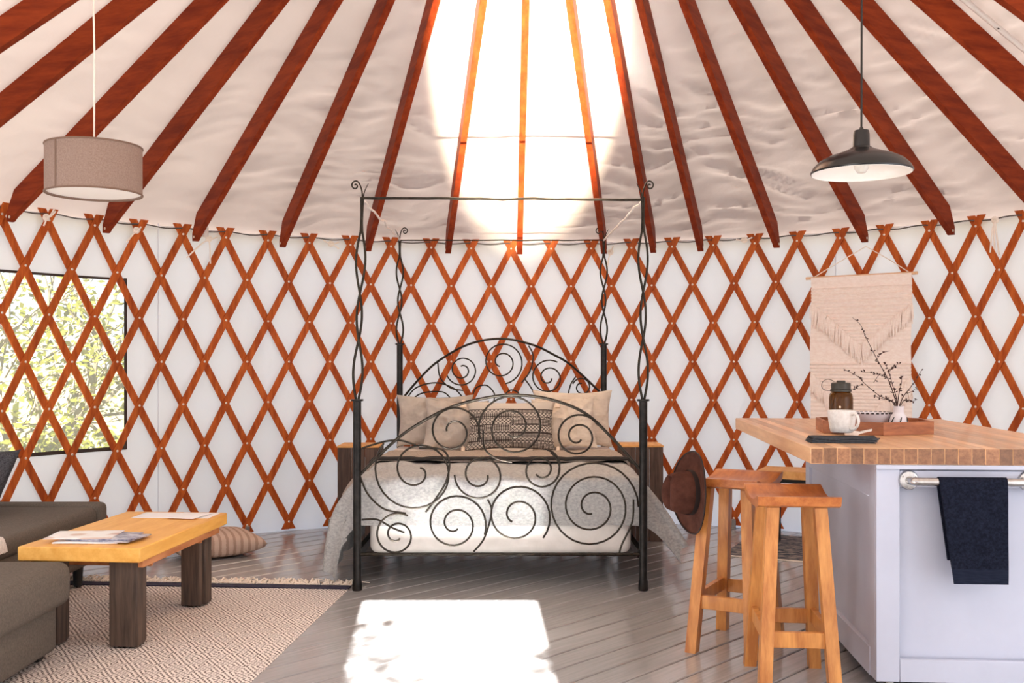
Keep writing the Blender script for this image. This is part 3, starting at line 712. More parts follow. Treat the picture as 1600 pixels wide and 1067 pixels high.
def pillow(name, m, c, wx, wz, th, lean, rz, label, cat, seed=0, roll=0, wr=.026, uv=False, n=44, e=.55, parent=None, flat=False):
    """wx wide, wz tall, th thick; stands on its lower edge leaning back by `lean`, or lies flat"""
    vs, fs, uvs = [], [], []
    for side in (1, -1):
        for j in range(n+1):
            for i in range(n+1):
                u, v = 2*i/n-1, 2*j/n-1
                h = max(0, (1-u*u)*(1-v*v))**e
                x = u*wx/2*(1-.07*(1-v*v)*0-.05*abs(v)**0*0-.06*(1-abs(v))**1*abs(u)**6*0)*(1-.10*(1-v*v)*(u*u))
                z = v*wz/2*(1-.12*(1-u*u)*(v*v))
                y = side*th/2*h
                b = 1 if 0 < i < n and 0 < j < n else .3
                qq_ = nz(x*3+seed, z*3, 5); k = wr*(nz(x*6+seed, z*6, side+seed)+.9*(.5-1.6*abs(nz(x*7+z*4+qq_*2, z*9-x*6, seed+side*2)))+.4*nz(x*24+z*9, z*16-x*14, seed))
                vs.append(V((x, y+side*k*b*h, z+.3*k*b)))
                uvs.append((i/n, j/n))
    W = n+1
    for s in (0, 1):
        for j in range(n):
            for i in range(n):
                a = s*W*W+j*W+i; q = (a, a+1, a+W+1, a+W); fs.append(q if s == 0 else q[::-1])
    mb = MB(); mb.v = vs; mb.f = fs
    me = mb.mesh(name, 60)
    if uv:
        ul = me.uv_layers.new()
        for l in me.loops: ul.data[l.index].uv = uvs[l.vertex_index]
    bm = bmesh.new(); bm.from_mesh(me); bmesh.ops.remove_doubles(bm, verts=bm.verts, dist=.0004); bm.to_mesh(me); bm.free()
    me.shade_smooth()
    o = bpy.data.objects.new(name, me); COL.objects.link(o); me.materials.append(M[m])
    o.location = c; o.rotation_euler = (lean, roll, rz) if not flat else (pi/2, 0, rz)
    if label: tag(o, label, cat)
    return o
def pt(x, y, Y): return at(x, y, Y)
zb = .635
pillow('pillow', 'pillow_grey', (-.56, 7.50, zb+.185), .56, .38, .17, -.16, .04, 'warm grey pillow at the far left, behind the wrinkled beige one', 'pillow', 1)
pillow('pillow', 'pillow_beige', (.44, 7.50, zb+.20), .58, .42, .17, -.16, -.03, 'beige pillow with a flanged edge at the far right of the headboard', 'pillow', 2)
pillow('pillow', 'pillow_grey', (-.40, 7.345, zb+.165), .46, .37, .16, -.30, .06, 'wrinkled beige-grey cushion with tassels left of the printed one', 'cushion', 3, .05, wr=.04)
pillow('pillow', 'pillow_beige', (.37, 7.345, zb+.175), .46, .38, .15, -.30, -.06, 'wrinkled beige cushion right of the printed one', 'cushion', 4, -.05, wr=.04)
pc = pillow('pillow', 'print', (-.01, 7.17, zb+.170), .63, .36, .17, -.26, 0, 'long lumbar cushion block-printed in black and cream, centre of the bed', 'cushion', 5, wr=.006, uv=True)
for sx, sz in ((-1, -1), (1, -1), (-1, 1), (1, 1)):
    mb = MB(); c = V((sx*.315, -.01, sz*.165))
    mb.lathe([(0, .014), (.013, .008), (.012, -.004), (.019, -.03), (.022, -.045), (0, -.048)], c+V((sx*.012, -.02, 0)), 10).build('tassel', 'tassel', pc, world=False)

# ------------------------------------------------------------------ bedside tables
def stand(x0, x1, y0, d, z, label):
    t = thing('bedside_table', ((x0+x1)/2, y0+d/2, 0), label, 'bedside table', group='dark plank bedside tables'); wdt = x1-x0
    n = 3
    for i in range(n):
        pw = wdt/n
        MB().box((-wdt/2+pw*(i+.5), -d/2+.011, (z-.012)/2), (pw-.003, .022, z-.014), .003).build('plank', 'barn', t, world=False)
    for s in (-1, 1):
        for i in range(2):
            MB().box((s*(wdt/2-.010), -d/2+.025+(d-.03)/2*(i+.5), (z-.012)/2), (.02, (d-.03)/2-.003, z-.014), .003).build('plank', 'barn', t, world=False)
    MB().box((0, 0, z-.006), (wdt+.006, d+.006, .014), .003).build('top', 'barn_top', t, world=False)
stand(-1.21, -.925, 7.14, .30, .665, 'dark plank bedside table with an orange top left of the bed')
stand(.76, 1.05, 7.15, .30, .668, 'dark plank bedside table with an orange top right of the bed')

# ------------------------------------------------------------------ rug
RA = radians(-4.2)
rug = thing('area_rug', (-2.02, 4.3, 0), 'beige and grey diamond-woven rug with navy border under the coffee table', 'rug', RA)
RX0, RX1, RY0, RY1 = -1.05, 1.02, -1.45, 1.43
def ruggrid(x0, x1, y0, y1, z, nx, ny, wob=0):
    return MB().grid(lambda u, v: V((x0+(x1-x0)*u+.006*nz(v*7, 1)*(u == 1), y0+(y1-y0)*v+wob*nz((x0+(x1-x0)*u)*7, 4), z+.0008*nz(u*9, v*9))), nx, ny)
ruggrid(RX0, RX1, RY0, RY1, .002, 40, 40, 0).build('woven_field', 'rug', rug, world=False, solid=.006)
def hem(u): return .012*nz(u*15, 4)
def hemz(u): return .012*max(0, nz(u*13, 2))
MB().grid(lambda u, v: V((RX0+(RX1-RX0)*u, RY1-.004+.075*v+hem(u)*v, .0085+hemz(u)*sin(v*pi))), 140, 6).build('border', 'navy', rug, world=False, solid=.006)
fr = MB()
for i in range(190):
    u = (i+.5)/190; x = RX0+(RX1-RX0)*u; y = RY1+.07+hem(u)
    for k in range(2):
        a = random.gauss(0, .6); L = random.uniform(.05, .10)
        fr.tube([V((x, y, .009)), V((x+a*L*.5, y+L*.5, random.uniform(.012, .034))), V((x+a*L, y+L, .006))], [.006, .0055, .003], 4)
tag(fr.build('fringe', 'fringe', rug, world=False), kind='stuff')

# ------------------------------------------------------------------ coffee table and what lies on it
TA = radians(-4.6); TT = .452
ct = thing('coffee_table', (-1.822, 4.955, .009), 'low table with golden plank top and thick dark timber legs on the rug', 'table', TA)
tw, tl = .548, 1.05
MB().box((0, 0, TT-.009-.031), (tw, tl, .062), .005).build('top_slab', 'table_top', ct, world=False)
for sx in (-1, 1):
    for sy in (-1, 1):
        lx, ly = sx*(tw/2-.095)-.012, sy*(tl/2-.13)-.02
        MB().box((lx, ly, (TT-.072)/2), (.125, .09, TT-.073), .004).build('leg', 'table_leg', ct, world=False)
        MB().box((lx+sx*.0, ly+.065*(-sy), (TT-.072)/2+.0), (.10, .038, TT-.073), .004).build('leg_facing', 'table_leg', ct, world=False)
for sx in (-1, 1): MB().box((sx*(tw/2-.03), -.0, TT-.009-.062-.018), (.026, tl-.14, .034), .003).build('side_rail', 'apron', ct, world=False)
for sy in (-1, 1): MB().box((0, sy*(tl/2-.13)-.02-sy*.105, TT-.009-.062-.028), (tw-.08, .022, .055), .003).build('cross_rail', 'apron', ct, world=False)
def sheet_thing(name, x, y, ang, wx, wy, z, th, m, label, cat, group=None, curl=0):
    Mx = wm(ct); c = Mx @ V((x, y, 0)); a = TA+ang
    def f(u, v): return V(((u-.5)*wx, (v-.5)*wy, curl*((u-.5)**2*4)*(v > .5)*.0+curl*nz(u*2, v*2, x)))
    o = MB().grid(f, 10, 10).mesh(name, 30)
    bm = bmesh.new(); bm.from_mesh(o); bmesh.ops.solidify(bm, geom=bm.faces[:], thickness=-th); bm.to_mesh(o); bm.free()
    ob = bpy.data.objects.new(name, o); COL.objects.link(ob); o.materials.append(M[m]); ob.location = (c.x, c.y, z); ob.rotation_euler = (0, 0, a)
    return tag(ob, label, cat, group)
z0 = TT+.0015
sheet_thing('paper_sheet', .05, .40, .02, .40, .19, z0, .001, 'paper', 'large white paper sheet at the far end of the coffee table', 'paper', curl=.001)
sheet_thing('paper_sheet', .13, .365, -.12, .16, .20, z0+.004, .001, 'paper', 'smaller white paper sheet overlapping the right of the large one', 'paper', curl=.001)
MS = 'magazines in the near stack on the coffee table'
for (x, y, a, wx, wy, dz, th, m, lb) in ((-.02, -.345, .08, .285, .21, 0, .005, 'paper', 'lowest white magazine of the stack, its pages showing at the front'),
                                        (.055, -.33, -.10, .27, .20, .006, .005, 'cover_blue', 'blue-toned magazine fanned out to the right of the stack'),
                                        (.02, -.325, .0, .27, .20, .012, .004, 'cover_blue', 'grey-blue magazine in the middle of the fanned stack'),
                                        (-.07, -.33, .16, .29, .21, .017, .004, 'cover', 'topmost magazine with a flesh-toned photo on white cover'),
                                        (.10, -.35, -.22, .20, .14, .0171, .003, 'cover_blue', 'small blue-grey booklet on the right end of the stack')):
    sheet_thing('magazine', x, y, a, wx, wy, z0+dz+.001, th, m, lb, 'magazine', MS, curl=.001)

# ------------------------------------------------------------------ sofa, ottoman, cushions, knit throw
sf = thing('sofa', (-2.70, 5.22, 0), 'dark grey fabric sofa end along the left wall behind the coffee table', 'sofa')
MB().box((-2.69, 5.135, .225), (.70, 1.35, .23), .03, seg=3).build('base', 'sofa', sf)
MB().box((-2.69, 5.115, .375), (.72, 1.38, .105), .04, seg=4).build('seat_cushion', 'sofa', sf)
MB().box((-2.69, 5.87, .275), (.735, .13, .33), .035, seg=4).build('end_bolster', 'sofa', sf)
for x, y in ((-2.40, 5.70), (-2.40, 4.56), (-2.98, 5.70), (-2.98, 4.56)): MB().lathe([(.022, 0), (.03, .115), (0, .115)], (x, y, 0), 12).build('leg', 'black', sf)
ot = thing('ottoman', (-2.40, 3.72, 0), 'dark grey fabric ottoman seat in the lower left corner, nearest the viewer', 'ottoman')
MB().box((-2.40, 3.72, .305), (1.06, 1.36, .185), .05, seg=4).build('seat_cushion', 'sofa', ot)
MB().box((-2.415, 3.72, .135), (.985, 1.28, .22), .02, seg=3).build('base', 'sofa', ot)
for x, y in ((-1.98, 3.2), (-1.98, 4.28), (-2.84, 3.2), (-2.84, 4.28)): MB().box((x, y, .0145), (.05, .05, .029), .003).build('foot', 'black', ot)
pillow('scatter_cushion', 'char', (-2.86, 5.52, .425+.175), .46, .42, .16, -.5, -.55, 'dark charcoal textured cushion leaning on the sofa at the left edge', 'cushion', 9, wr=.01)
sf.location.z = ot.location.z = .009
def knit(u, v):
    # hangs over the near end of the sofa seat
    x = -2.62+.29*u; z = .445; y = 4.52+.22*v
    d = max(0, x+2.37)
    if d > 0: x = -2.37+.055*sin(min(d/.05, 1)*pi/2); z -= max(0, d-.02)*3.4
    return V((x+.004*nz(v*20, u*3), y, z+.006*nz(u*30, v*26)))
tag(MB().grid(lambda u, v: knit(u, v), 50, 30).build('knit_throw', 'knit', loc=V((-2.45, 4.62, .44)), solid=.012), 'chunky pale knit throw over the sofa corner at the left edge', 'throw')
fc = pillow('floor_cushion', 'stripe', (-1.93, 6.66, .085), .56, .50, .17, 0, .55, 'striped beige and brown cushion lying on the floor behind the coffee table', 'cushion', 12, flat=True, e=.3, wr=.004)
MB().tube([V((sx*.28*cx_, sy*.02, 0)) for sx, sy, cx_ in ((1, 0, 1), (1, 1, .99))], .004, 5).build('piping', 'stripe_dark', fc, world=False)

# ------------------------------------------------------------------ hanging lamps
dl = thing('drum_pendant', at(147, 303, 4.5), 'beige linen drum lamp hanging on a white cord at upper left', 'hanging lamp')
rd_ = .20; hz = .205
def tubewall(r, z0, z1, n=48): return MB().lathe([(r, z0), (r, z1), (r-.003, z1), (r-.003, z0)], (0, 0, 0), n)
mbs = MB().grid(lambda u, v: V((rd_*cos(2*pi*u), rd_*sin(2*pi*u), hz*v)), 64, 2, closeu=True); mbs.build('shade', 'drum', dl, world=False, solid=.003)
for z in (0, hz): MB().tube([(rd_*cos(2*pi*i/64), rd_*sin(2*pi*i/64), z) for i in range(64)], .0042, 6, closed=True).build('shade_trim', 'drum_trim', dl, world=False)
sa = radians(-118); MB().grid(lambda u, v: V(((rd_+.0012)*cos(sa+.05*u), (rd_+.0012)*sin(sa+.05*u), hz*v)), 2, 2).build('shade_seam', 'drum_trim', dl, world=False)
MB().lathe([(0, .006), (rd_-.006, .006), (rd_-.006, .010), (0, .010)], (0, 0, 0), 48).build('diffuser', 'diffuser', dl, world=False)
for k in range(3): MB().tube([(0, 0, hz-.03), (rd_*.98*cos(k*2.09), rd_*.98*sin(k*2.09), hz-.005)], .002, 5).build('spider_arm', 'steel', dl, world=False)
p0 = dl.location; zt = zroof(hypot(p0.x-CX, p0.y-CY))-.05-p0.z
MB().tube([(0, 0, hz-.05), (.002, 0, hz*3), (-.002, 0, zt*.7), (0, 0, zt)], .0042, 6).build('cord', 'cord', dl, world=False)
MB().lathe([(0, hz-.10), (.016, hz-.10), (.016, hz-.02), (.006, hz), (0, hz)], (0, 0, 0), 12).build('socket', 'conduit', dl, world=False)

bp_ = thing('barn_pendant', at(1346, 270, 4.03), 'black enamel barn lamp with white inside hanging above the kitchen island', 'hanging lamp')
rb = .19
outer = [(rb, -.002), (rb+.003, .004), (rb-.008, .024), (rb-.030, .046), (rb-.065, .064), (rb-.105, .077), (.062, .086), (.045, .094)]
inner = [(r-.004, z-.005) for r, z in outer]; inner[0] = (rb-.002, -.003)
MB().grid(lambda u, v: V((outer[round(v*7)][0]*cos(2*pi*u), outer[round(v*7)][0]*sin(2*pi*u), outer[round(v*7)][1])), 64, 7, closeu=True).build('shade', 'lampblack', bp_, world=False)
MB().grid(lambda u, v: V((inner[round(v*7)][0]*cos(2*pi*u), inner[round(v*7)][0]*sin(2*pi*u), inner[round(v*7)][1])), 64, 7, closeu=True).build('shade_lining', 'lampwhite', bp_, world=False)
MB().lathe([(.046, .085), (.040, .098), (.032, .102), (.031, .150), (.028, .165), (.010, .168), (.006, .178), (0, .178)], (0, 0, 0), 24).build('socket', 'lampblack', bp_, world=False)
MB().lathe([(0, -.004), (.016, -.0), (.028, .018), (.029, .03), (.016, .06), (.013, .085), (0, .085)], (0, 0, 0), 20).build('bulb', 'bulb', bp_, world=False)
p0 = bp_.location; zt = zroof(hypot(p0.x-CX, p0.y-CY))-.05-p0.z
MB().tube([(0, 0, .17), (.001, 0, zt*.5), (0, 0, zt)], .0042, 8).build('cord', 'lampblack', bp_, world=False)

# added unseen spot and housing, standing in for sun reflected off the floor
UL = V((.12, 1.3, 0)); UA = (V((.10, 6.3, 3.2))-UL-V((0, 0, .14))).normalized()
up_ = thing('floor_uplight', UL, 'small black floor uplight inside the door, aimed at the roof above the bed', 'lamp')
UQ = UA.to_track_quat('Z', 'Y').to_matrix()
MB().lathe([(.07, 0), (.07, .012), (.012, .016), (.012, .09), (0, .09)], UL, 24).build('base', 'black', up_)
MB().lathe([(.02, -.10), (.045, -.09), (.055, .0), (.052, .0), (.042, -.06), (0, -.06)], UL+V((0, 0, .14)), 24, UQ).build('housing', 'black', up_)
ul_ = bpy.data.lights.new('uplight_lamp', 'SPOT'); ul_.energy = 17000; ul_.color = (1, .86, .62); ul_.spot_size = radians(33); ul_.spot_blend = .55; ul_.shadow_soft_size = .02
uo = bpy.data.objects.new('uplight_lamp', ul_); COL.objects.link(uo); uo.location = UL+V((0, 0, .14))+UA*.01
uo.rotation_euler = (-UA).to_track_quat('Z', 'Y').to_euler(); uo.scale = (.38, 1, 1)

# ------------------------------------------------------------------ kitchen island
IA = radians(-4.4); ITOP = .928; IB = V((1.123, 3.89, 0))
cab = thing('kitchen_island', IB, 'white panelled kitchen island cabinet on castors at the right', 'cabinet', IA)
u0, u1, dv = .245, 1.09, 1.29; zb0, zt0 = .05, ITOP-.062
W = lambda mb, n, m, par=cab: mb.build(n, m, par, world=False)
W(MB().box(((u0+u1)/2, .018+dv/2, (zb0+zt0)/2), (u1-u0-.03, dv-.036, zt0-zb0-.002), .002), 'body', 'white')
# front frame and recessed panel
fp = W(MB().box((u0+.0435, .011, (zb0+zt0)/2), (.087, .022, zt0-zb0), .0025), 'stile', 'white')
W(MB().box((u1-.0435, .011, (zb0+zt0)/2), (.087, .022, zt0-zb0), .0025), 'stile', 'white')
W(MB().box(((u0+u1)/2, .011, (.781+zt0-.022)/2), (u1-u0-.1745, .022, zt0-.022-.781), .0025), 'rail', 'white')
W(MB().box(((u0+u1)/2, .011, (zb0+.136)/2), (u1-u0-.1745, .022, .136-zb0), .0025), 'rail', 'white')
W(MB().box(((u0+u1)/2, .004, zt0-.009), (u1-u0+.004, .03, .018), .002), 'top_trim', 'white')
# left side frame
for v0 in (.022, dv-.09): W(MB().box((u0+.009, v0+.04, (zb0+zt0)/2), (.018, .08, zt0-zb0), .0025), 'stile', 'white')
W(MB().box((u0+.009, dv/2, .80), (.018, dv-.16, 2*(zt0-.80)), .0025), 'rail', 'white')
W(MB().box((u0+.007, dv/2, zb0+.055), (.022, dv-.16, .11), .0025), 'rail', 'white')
for u in (u0+.07, u1-.07):
    for v in (.07, dv-.07):
        c = W(MB().box((u, v, .043), (.03, .05, .014), .002), 'castor', 'steel')
        MB().lathe([(0, -.011), (.016, -.011), (.0175, -.006), (.0175, .006), (.016, .011), (0, .011)], (u, v, .0175), 16, Matrix.Rotation(pi/2, 3, 'Y')).build('wheel', 'linen_white', c, world=False)
# towel rail
zr = .808; ul, ur = u0+.118, u0+.118+.43
tb = W(MB().tube(smoothpath([(ul, .0, zr), (ul+.004, -.035, zr), (ul+.03, -.055, zr), (ul+.2, -.056, zr), (ur-.03, -.055, zr), (ur-.004, -.035, zr), (ur, .0, zr)], 8), .0155, 12), 'towel_rail', 'chrome')
for u in (ul, ur): MB().lathe([(.037, 0), (.037, .004), (.033, .010), (.018, .013), (0, .013)], (u, -.0005, zr), 28, Matrix.Rotation(pi/2, 3, 'X')).build('flange', 'chrome', tb, world=False)
for u in (ul, ur):
    for k in range(3): MB().lathe([(.004, .009), (.004, .012), (0, .0125)], (u+.026*cos(k*2.1+.5), 0, zr+.026*sin(k*2.1+.5)), 8, Matrix.Rotation(pi/2, 3, 'X')).build('screw', 'steel', tb, world=False)
# towel over the rail
def towel(u, v, x0, x1, drop, back, taper):
    # v 0..1 from the back hem over the bar to the front hem
    Lb, Lf = back, drop; r = .0195; tot = Lb+pi*r+Lf; s = v*tot
    if s < Lb: y, z, k = -.056+r, zr-(Lb-s), (Lb-s)/Lf
    elif s < Lb+pi*r:
        a = (s-Lb)/r; y, z, k = -.056+r*cos(a), zr+r*sin(a), 0
    else: y, z, k = -.056-r, zr-(s-Lb-pi*r), (s-Lb-pi*r)/Lf
    x = x0+(x1-x0)*u
    x = x+taper*k*(1-u)
    wv = .006*nz(u*4, k*2, 3)*min(1, k*6)
    return V((x, y+(-abs(wv) if y < -.056 else abs(wv)*.3)-.004*k*(y < -.056), z))
tx0 = .452; TW = thing('hand_towel', wm(cab) @ V((tx0, 0, 0)), 'dark navy terry hand towel folded over the steel rail of the island', 'towel', IA)
def tb_grid(v0, v1, n): return MB().grid(lambda u, v: towel(u, v0+(v1-v0)*v, 0, .243, .37, .29, .05), 24, n)
VB = 1-.055/(.37+.29+pi*.0195)
tb_grid(0, VB, 70).build('towel_cloth', 'towel', TW, world=False, solid=.009)
tb_grid(VB, 1, 6).build('hem_band', 'towel_band', TW, world=False, solid=.006)
# worktop of glued staves
wt = thing('worktop', IB+V((0, 0, ITOP)), 'thick butcher block worktop of glued wooden staves on the white island', 'worktop', IA)
NS, WW, WL = 23, 1.13, 2.02
for i in range(NS):
    sw = WW/NS
    o = MB().box((sw*(i+.5), WL/2-.012, -.0305), (sw-.0006, WL, .061), .0015 if 0 < i < NS-1 else .003).build('stave', 'block', wt, world=False, smooth=0)
    o.data.materials.append(M['end_grain'])
    for pg in o.data.polygons:
        if abs(pg.normal.y) > .9: pg.material_index = 1
for o in wt.children: o.location.z = 0

# ------------------------------------------------------------------ on the worktop
def top(x, y, dz=0): Y = gy(y, ITOP+dz); return at(x, y, Y)
TRC = V((1.665, 4.76, ITOP+.001)); TRR = .275
ty = thing('serving_tray', TRC, 'hexagonal acacia tray with mitred wooden sides on the worktop', 'tray')
ang = [radians(-100+60*i) for i in range(6)]
outp = [V((TRR*cos(a), TRR*sin(a), 0)) for a in ang]; inp = [p*.945 for p in outp]
MB().prism([(p.x*.95, p.y*.95) for p in outp], .001, .011).build('base', 'tray', ty, world=False, smooth=0)
for i in range(6):
    a, b, c, d = outp[i], outp[(i+1) % 6], inp[(i+1) % 6], inp[i]; m_ = (a+b)/2; sh = lambda q: q+(m_-q)*.002
    vs = [sh(q)+V((0, 0, z)) for z in (0, .056) for q in (a, b, c, d)]
    MB().add(vs, [(3, 2, 1, 0), (4, 5, 6, 7), (0, 1, 5, 4), (1, 2, 6, 5), (2, 3, 7, 6), (3, 0, 4, 7)]).build('side_board', 'tray', ty, world=False, smooth=0)
TB = ITOP+.0125
# bottle
bt_ = thing('water_bottle', (1.395*4.60/4.52, 4.60, TB), 'amber wide-mouth water bottle with dark loop lid in the tray', 'bottle')
bt_.location = (at(1314, 640, 4.60).x, 4.60, TB); rb_ = .052
MB().lathe([(0, 0), (rb_-.006, 0), (rb_, .006), (rb_, .150), (rb_-.004, .168), (rb_-.016, .178), (rb_-.017, .190), (rb_-.020, .190), (rb_-.019, .176), (rb_-.007, .165), (rb_-.003, .149), (rb_-.003, .008), (0, .004)], (0, 0, 0), 40).build('body', 'amber', bt_, world=False)
MB().lathe([(0, .006), (rb_-.0045, .006), (rb_-.0045, .10), (0, .10)], (0, 0, 0), 32).build('drink', mat('cold_tea', (120, 78, 34), rough=.1, trans=.8, ior=1.33), bt_, world=False)
lid = MB().lathe([(rb_-.012, .182), (rb_-.012, .190), (rb_-.010, .190), (rb_-.010, .213), (rb_-.014, .217), (.02, .218), (.018, .226), (0, .226)], (0, 0, 0), 40).build('lid', 'lid', bt_, world=False)
MB().lathe([(rb_-.011, .176), (rb_-.006, .178), (rb_-.006, .186), (rb_-.011, .188)], (0, 0, 0), 40).build('collar', 'lid', bt_, world=False)
MB().tube(smoothpath([(-.03, .0, .222), (-.058, -.004, .232), (-.082, -.006, .222), (-.088, -.006, .200), (-.074, -.004, .184), (-.045, 0, .182)], 6), .0016, 6).build('lid_loop', 'lid', bt_, world=False)
MB().lathe([(.005, 0), (.005, .0008), (0, .001)], (-.02, -.0487, .11), 16, Matrix.Rotation(pi/2, 3, 'X') @ Matrix.Rotation(0, 3, 'Z')).build('emblem', 'tassel', bt_, world=False)
# bowl
bw = thing('dip_bowl', (at(1362, 650, 4.80).x, 4.80, TB), 'white oval bowl with a black dashed rim in the tray', 'bowl')
br = .092
prof = [(0, 0), (.036, 0), (.050, .008), (.078, .040), (br, .072), (br-.004, .073), (.074, .043), (.047, .014), (0, .008)]
MB().lathe(prof, (0, 0, 0), 48).build('body', 'ceramic_white', bw, world=False)
for k in range(26):
    a0 = 2*pi*k/26
    MB().tube([V(((br-.001)*cos(a), (br-.001)*sin(a), .0725)) for a in (a0, a0+.05, a0+.1, a0+.14)], .0036, 5).build('rim_dash', 'ink', bw, world=False)
# vase and twigs
VX = at(1404, 650, 4.70).x
vs_ = thing('bud_vase', (VX, 4.70, TB), 'small white bulbous vase with black brush strokes holding twigs', 'vase')
MB().lathe([(0, 0), (.034, 0), (.041, .012), (.0425, .034), (.036, .058), (.026, .072), (.0225, .080), (.0235, .100), (.0255, .108), (.0215, .108), (.0185, .10), (.0185, .078), (0, .07)], (0, 0, 0), 40).build('body', 'ceramic_white', vs_, world=False)
for k in range(7):
    a = 2*pi*k/7-1.9
    prof = [(.0424, .020), (.0432, .034), (.0398, .050), (.0362, .060)]
    MB().tube([V((r*cos(a+.12*i), r*sin(a+.12*i), z)) for i, (r, z) in enumerate(prof)], [.001, .003, .0028, .001], 5).build('brush_stroke', 'ink', vs_, world=False)
rd = random.Random(9)
TWG = 'dried twigs in the white vase'
def twig(px, label, dY, budn, side=(), r=.0026):
    Y0 = 4.70; mx = []
    base = V((VX+rd.uniform(-.008, .008), Y0+rd.uniform(-.006, .006), TB+.078))
    pts = [base]+[at(x, y, Y0+dY*i/len(px)) for i, (x, y) in enumerate(px)]
    pth = smoothpath(pts, 6); o = thing('dried_twig', base, label, 'twig', group=TWG)
    n = len(pth); mb = MB().tube(pth, [r*(1-.65*i/n) for i in range(n)], 5); bud = MB()
    lines = [pth[n//5:]]
    for s in side:
        q = [min(pth, key=lambda p: (p-at(s[0][0], s[0][1], p.y)).length)]+[at(x, y, Y0+dY*.6) for x, y in s[1:]]
        sp = smoothpath(q, 6); mb.tube(sp, [r*.5]*len(sp), 4); lines.append(sp[2:])
    mb.build('stem', 'twig', o)
    for ln in lines:
        for i in range(max(4, int(budn*len(ln)/n))):
            p = rd.choice(ln); d = V((rd.gauss(0, 1), rd.gauss(0, .6), rd.gauss(.4, .8))).normalized(); b1 = d.orthogonal().normalized(); b2 = d.cross(b1); L = rd.uniform(.010, .017); wd = .0042
            m_ = [p, p+d*L*.5+b1*wd, p+d*L*.5+b2*wd, p+d*L*.5-b1*wd, p+d*L*.5-b2*wd, p+d*L]
            bud.add(m_, [(0, 1, 2), (0, 2, 3), (0, 3, 4), (0, 4, 1), (5, 2, 1), (5, 3, 2), (5, 4, 3), (5, 1, 4)])
    tag(bud.build('buds', 'bud', o, smooth=0), kind='stuff')
twig([(1398, 622), (1390, 598), (1378, 575), (1366, 553), (1352, 525), (1345, 508), (1332, 496)], 'tallest dark twig, rising up left to the V of the wall hanging', -.06, 26, [[(1370, 562), (1378, 552), (1390, 548)], [(1386, 590), (1375, 585), (1365, 598)]])
twig([(1396, 628), (1374, 618), (1352, 600), (1340, 588), (1325, 580), (1318, 576)], 'dark twig reaching far left above the bottle and mug', -.10, 22, [[(1350, 598), (1340, 604), (1332, 608)]], .0022)
twig([(1400, 620), (1394, 600), (1388, 578), (1380, 566)], 'short upright twig leaning beside the tallest one', .02, 22, [[(1390, 580), (1398, 572), (1408, 566)], [(1386, 592), (1368, 584), (1346, 581)]])
twig([(1404, 618), (1408, 600), (1409, 590)], 'shortest twig standing straight up in the vase', .03, 14)
twig([(1410, 622), (1422, 606), (1432, 592), (1440, 578)], 'bare-tipped twig leaning right to the edge of the wall hanging', -.02, 8, [[(1414, 616), (1424, 612), (1432, 606)]])
twig([(1394, 628), (1376, 622), (1364, 618)], 'short twig drooping left with a few buds', .05, 10, (), .002)
twig([(1412, 626), (1422, 628), (1434, 624)], 'low drooping twig with many buds on the right', .0, 14, (), .002)
# napkin, mug, spoon
nc = top(1318, 692); nk = thing('folded_napkin', V((nc.x, nc.y+.05, ITOP)), 'dark slate linen napkin folded in layers under the white mug', 'napkin', -.12)
for k in range(4):
    wdx, wdy = .25-.008*k, .15-.006*k
    MB().grid(lambda u, v: V(((u-.5)*wdx+.01*k*(u > .7), (v-.5)*wdy, .0015+.0065*k+.0025*nz(u*4+k, v*4, k)+.004*max(0, u-.75)*3*sin(v*6+k))), 24, 14).build('fold', 'napkin', nk, world=False, solid=.005)
MZ = ITOP+.0345
mg = thing('coffee_mug', (at(1318, 660, 4.19).x, 4.19+.02, MZ), 'speckled white coffee mug standing on the dark napkin', 'mug')
MB().lathe([(0, 0), (.040, 0), (.046, .005), (.050, .025), (.055, .060), (.0565, .088), (.0545, .090), (.0525, .088), (.050, .055), (.045, .02), (.03, .007), (0, .006)], (0, 0, 0), 44).build('body', 'ceramic', mg, world=False)
ha = radians(-62); hd = V((cos(ha), sin(ha), 0))
MB().tube(smoothpath([hd*.050+V((0, 0, .074)), hd*.072+V((0, 0, .078)), hd*.087+V((0, 0, .060)), hd*.084+V((0, 0, .034)), hd*.066+V((0, 0, .018)), hd*.046+V((0, 0, .018))], 7), .0062, 8).build('handle', 'ceramic', mg, world=False)
m2 = thing('ceramic_scoop', (at(1341, 660, 4.42).x-.03, 4.415, ITOP+.001), 'white ceramic scoop beside the tray, its flat handle showing right of the mug', 'scoop')
MB().lathe([(0, 0), (.020, 0), (.028, .008), (.031, .024), (.029, .025), (.024, .010), (0, .004)], (0, 0, 0), 32).build('bowl', 'ceramic', m2, world=False)
MB().grid(lambda u, v: V((.024+.064*u, (v-.5)*.026*(1 if u < .75 else sqrt(max(.05, 1-((u-.75)/.25)**2))), .019+.016*u**.7-.004*abs(v-.5))), 14, 6).build('handle', 'ceramic', m2, world=False, solid=.007)

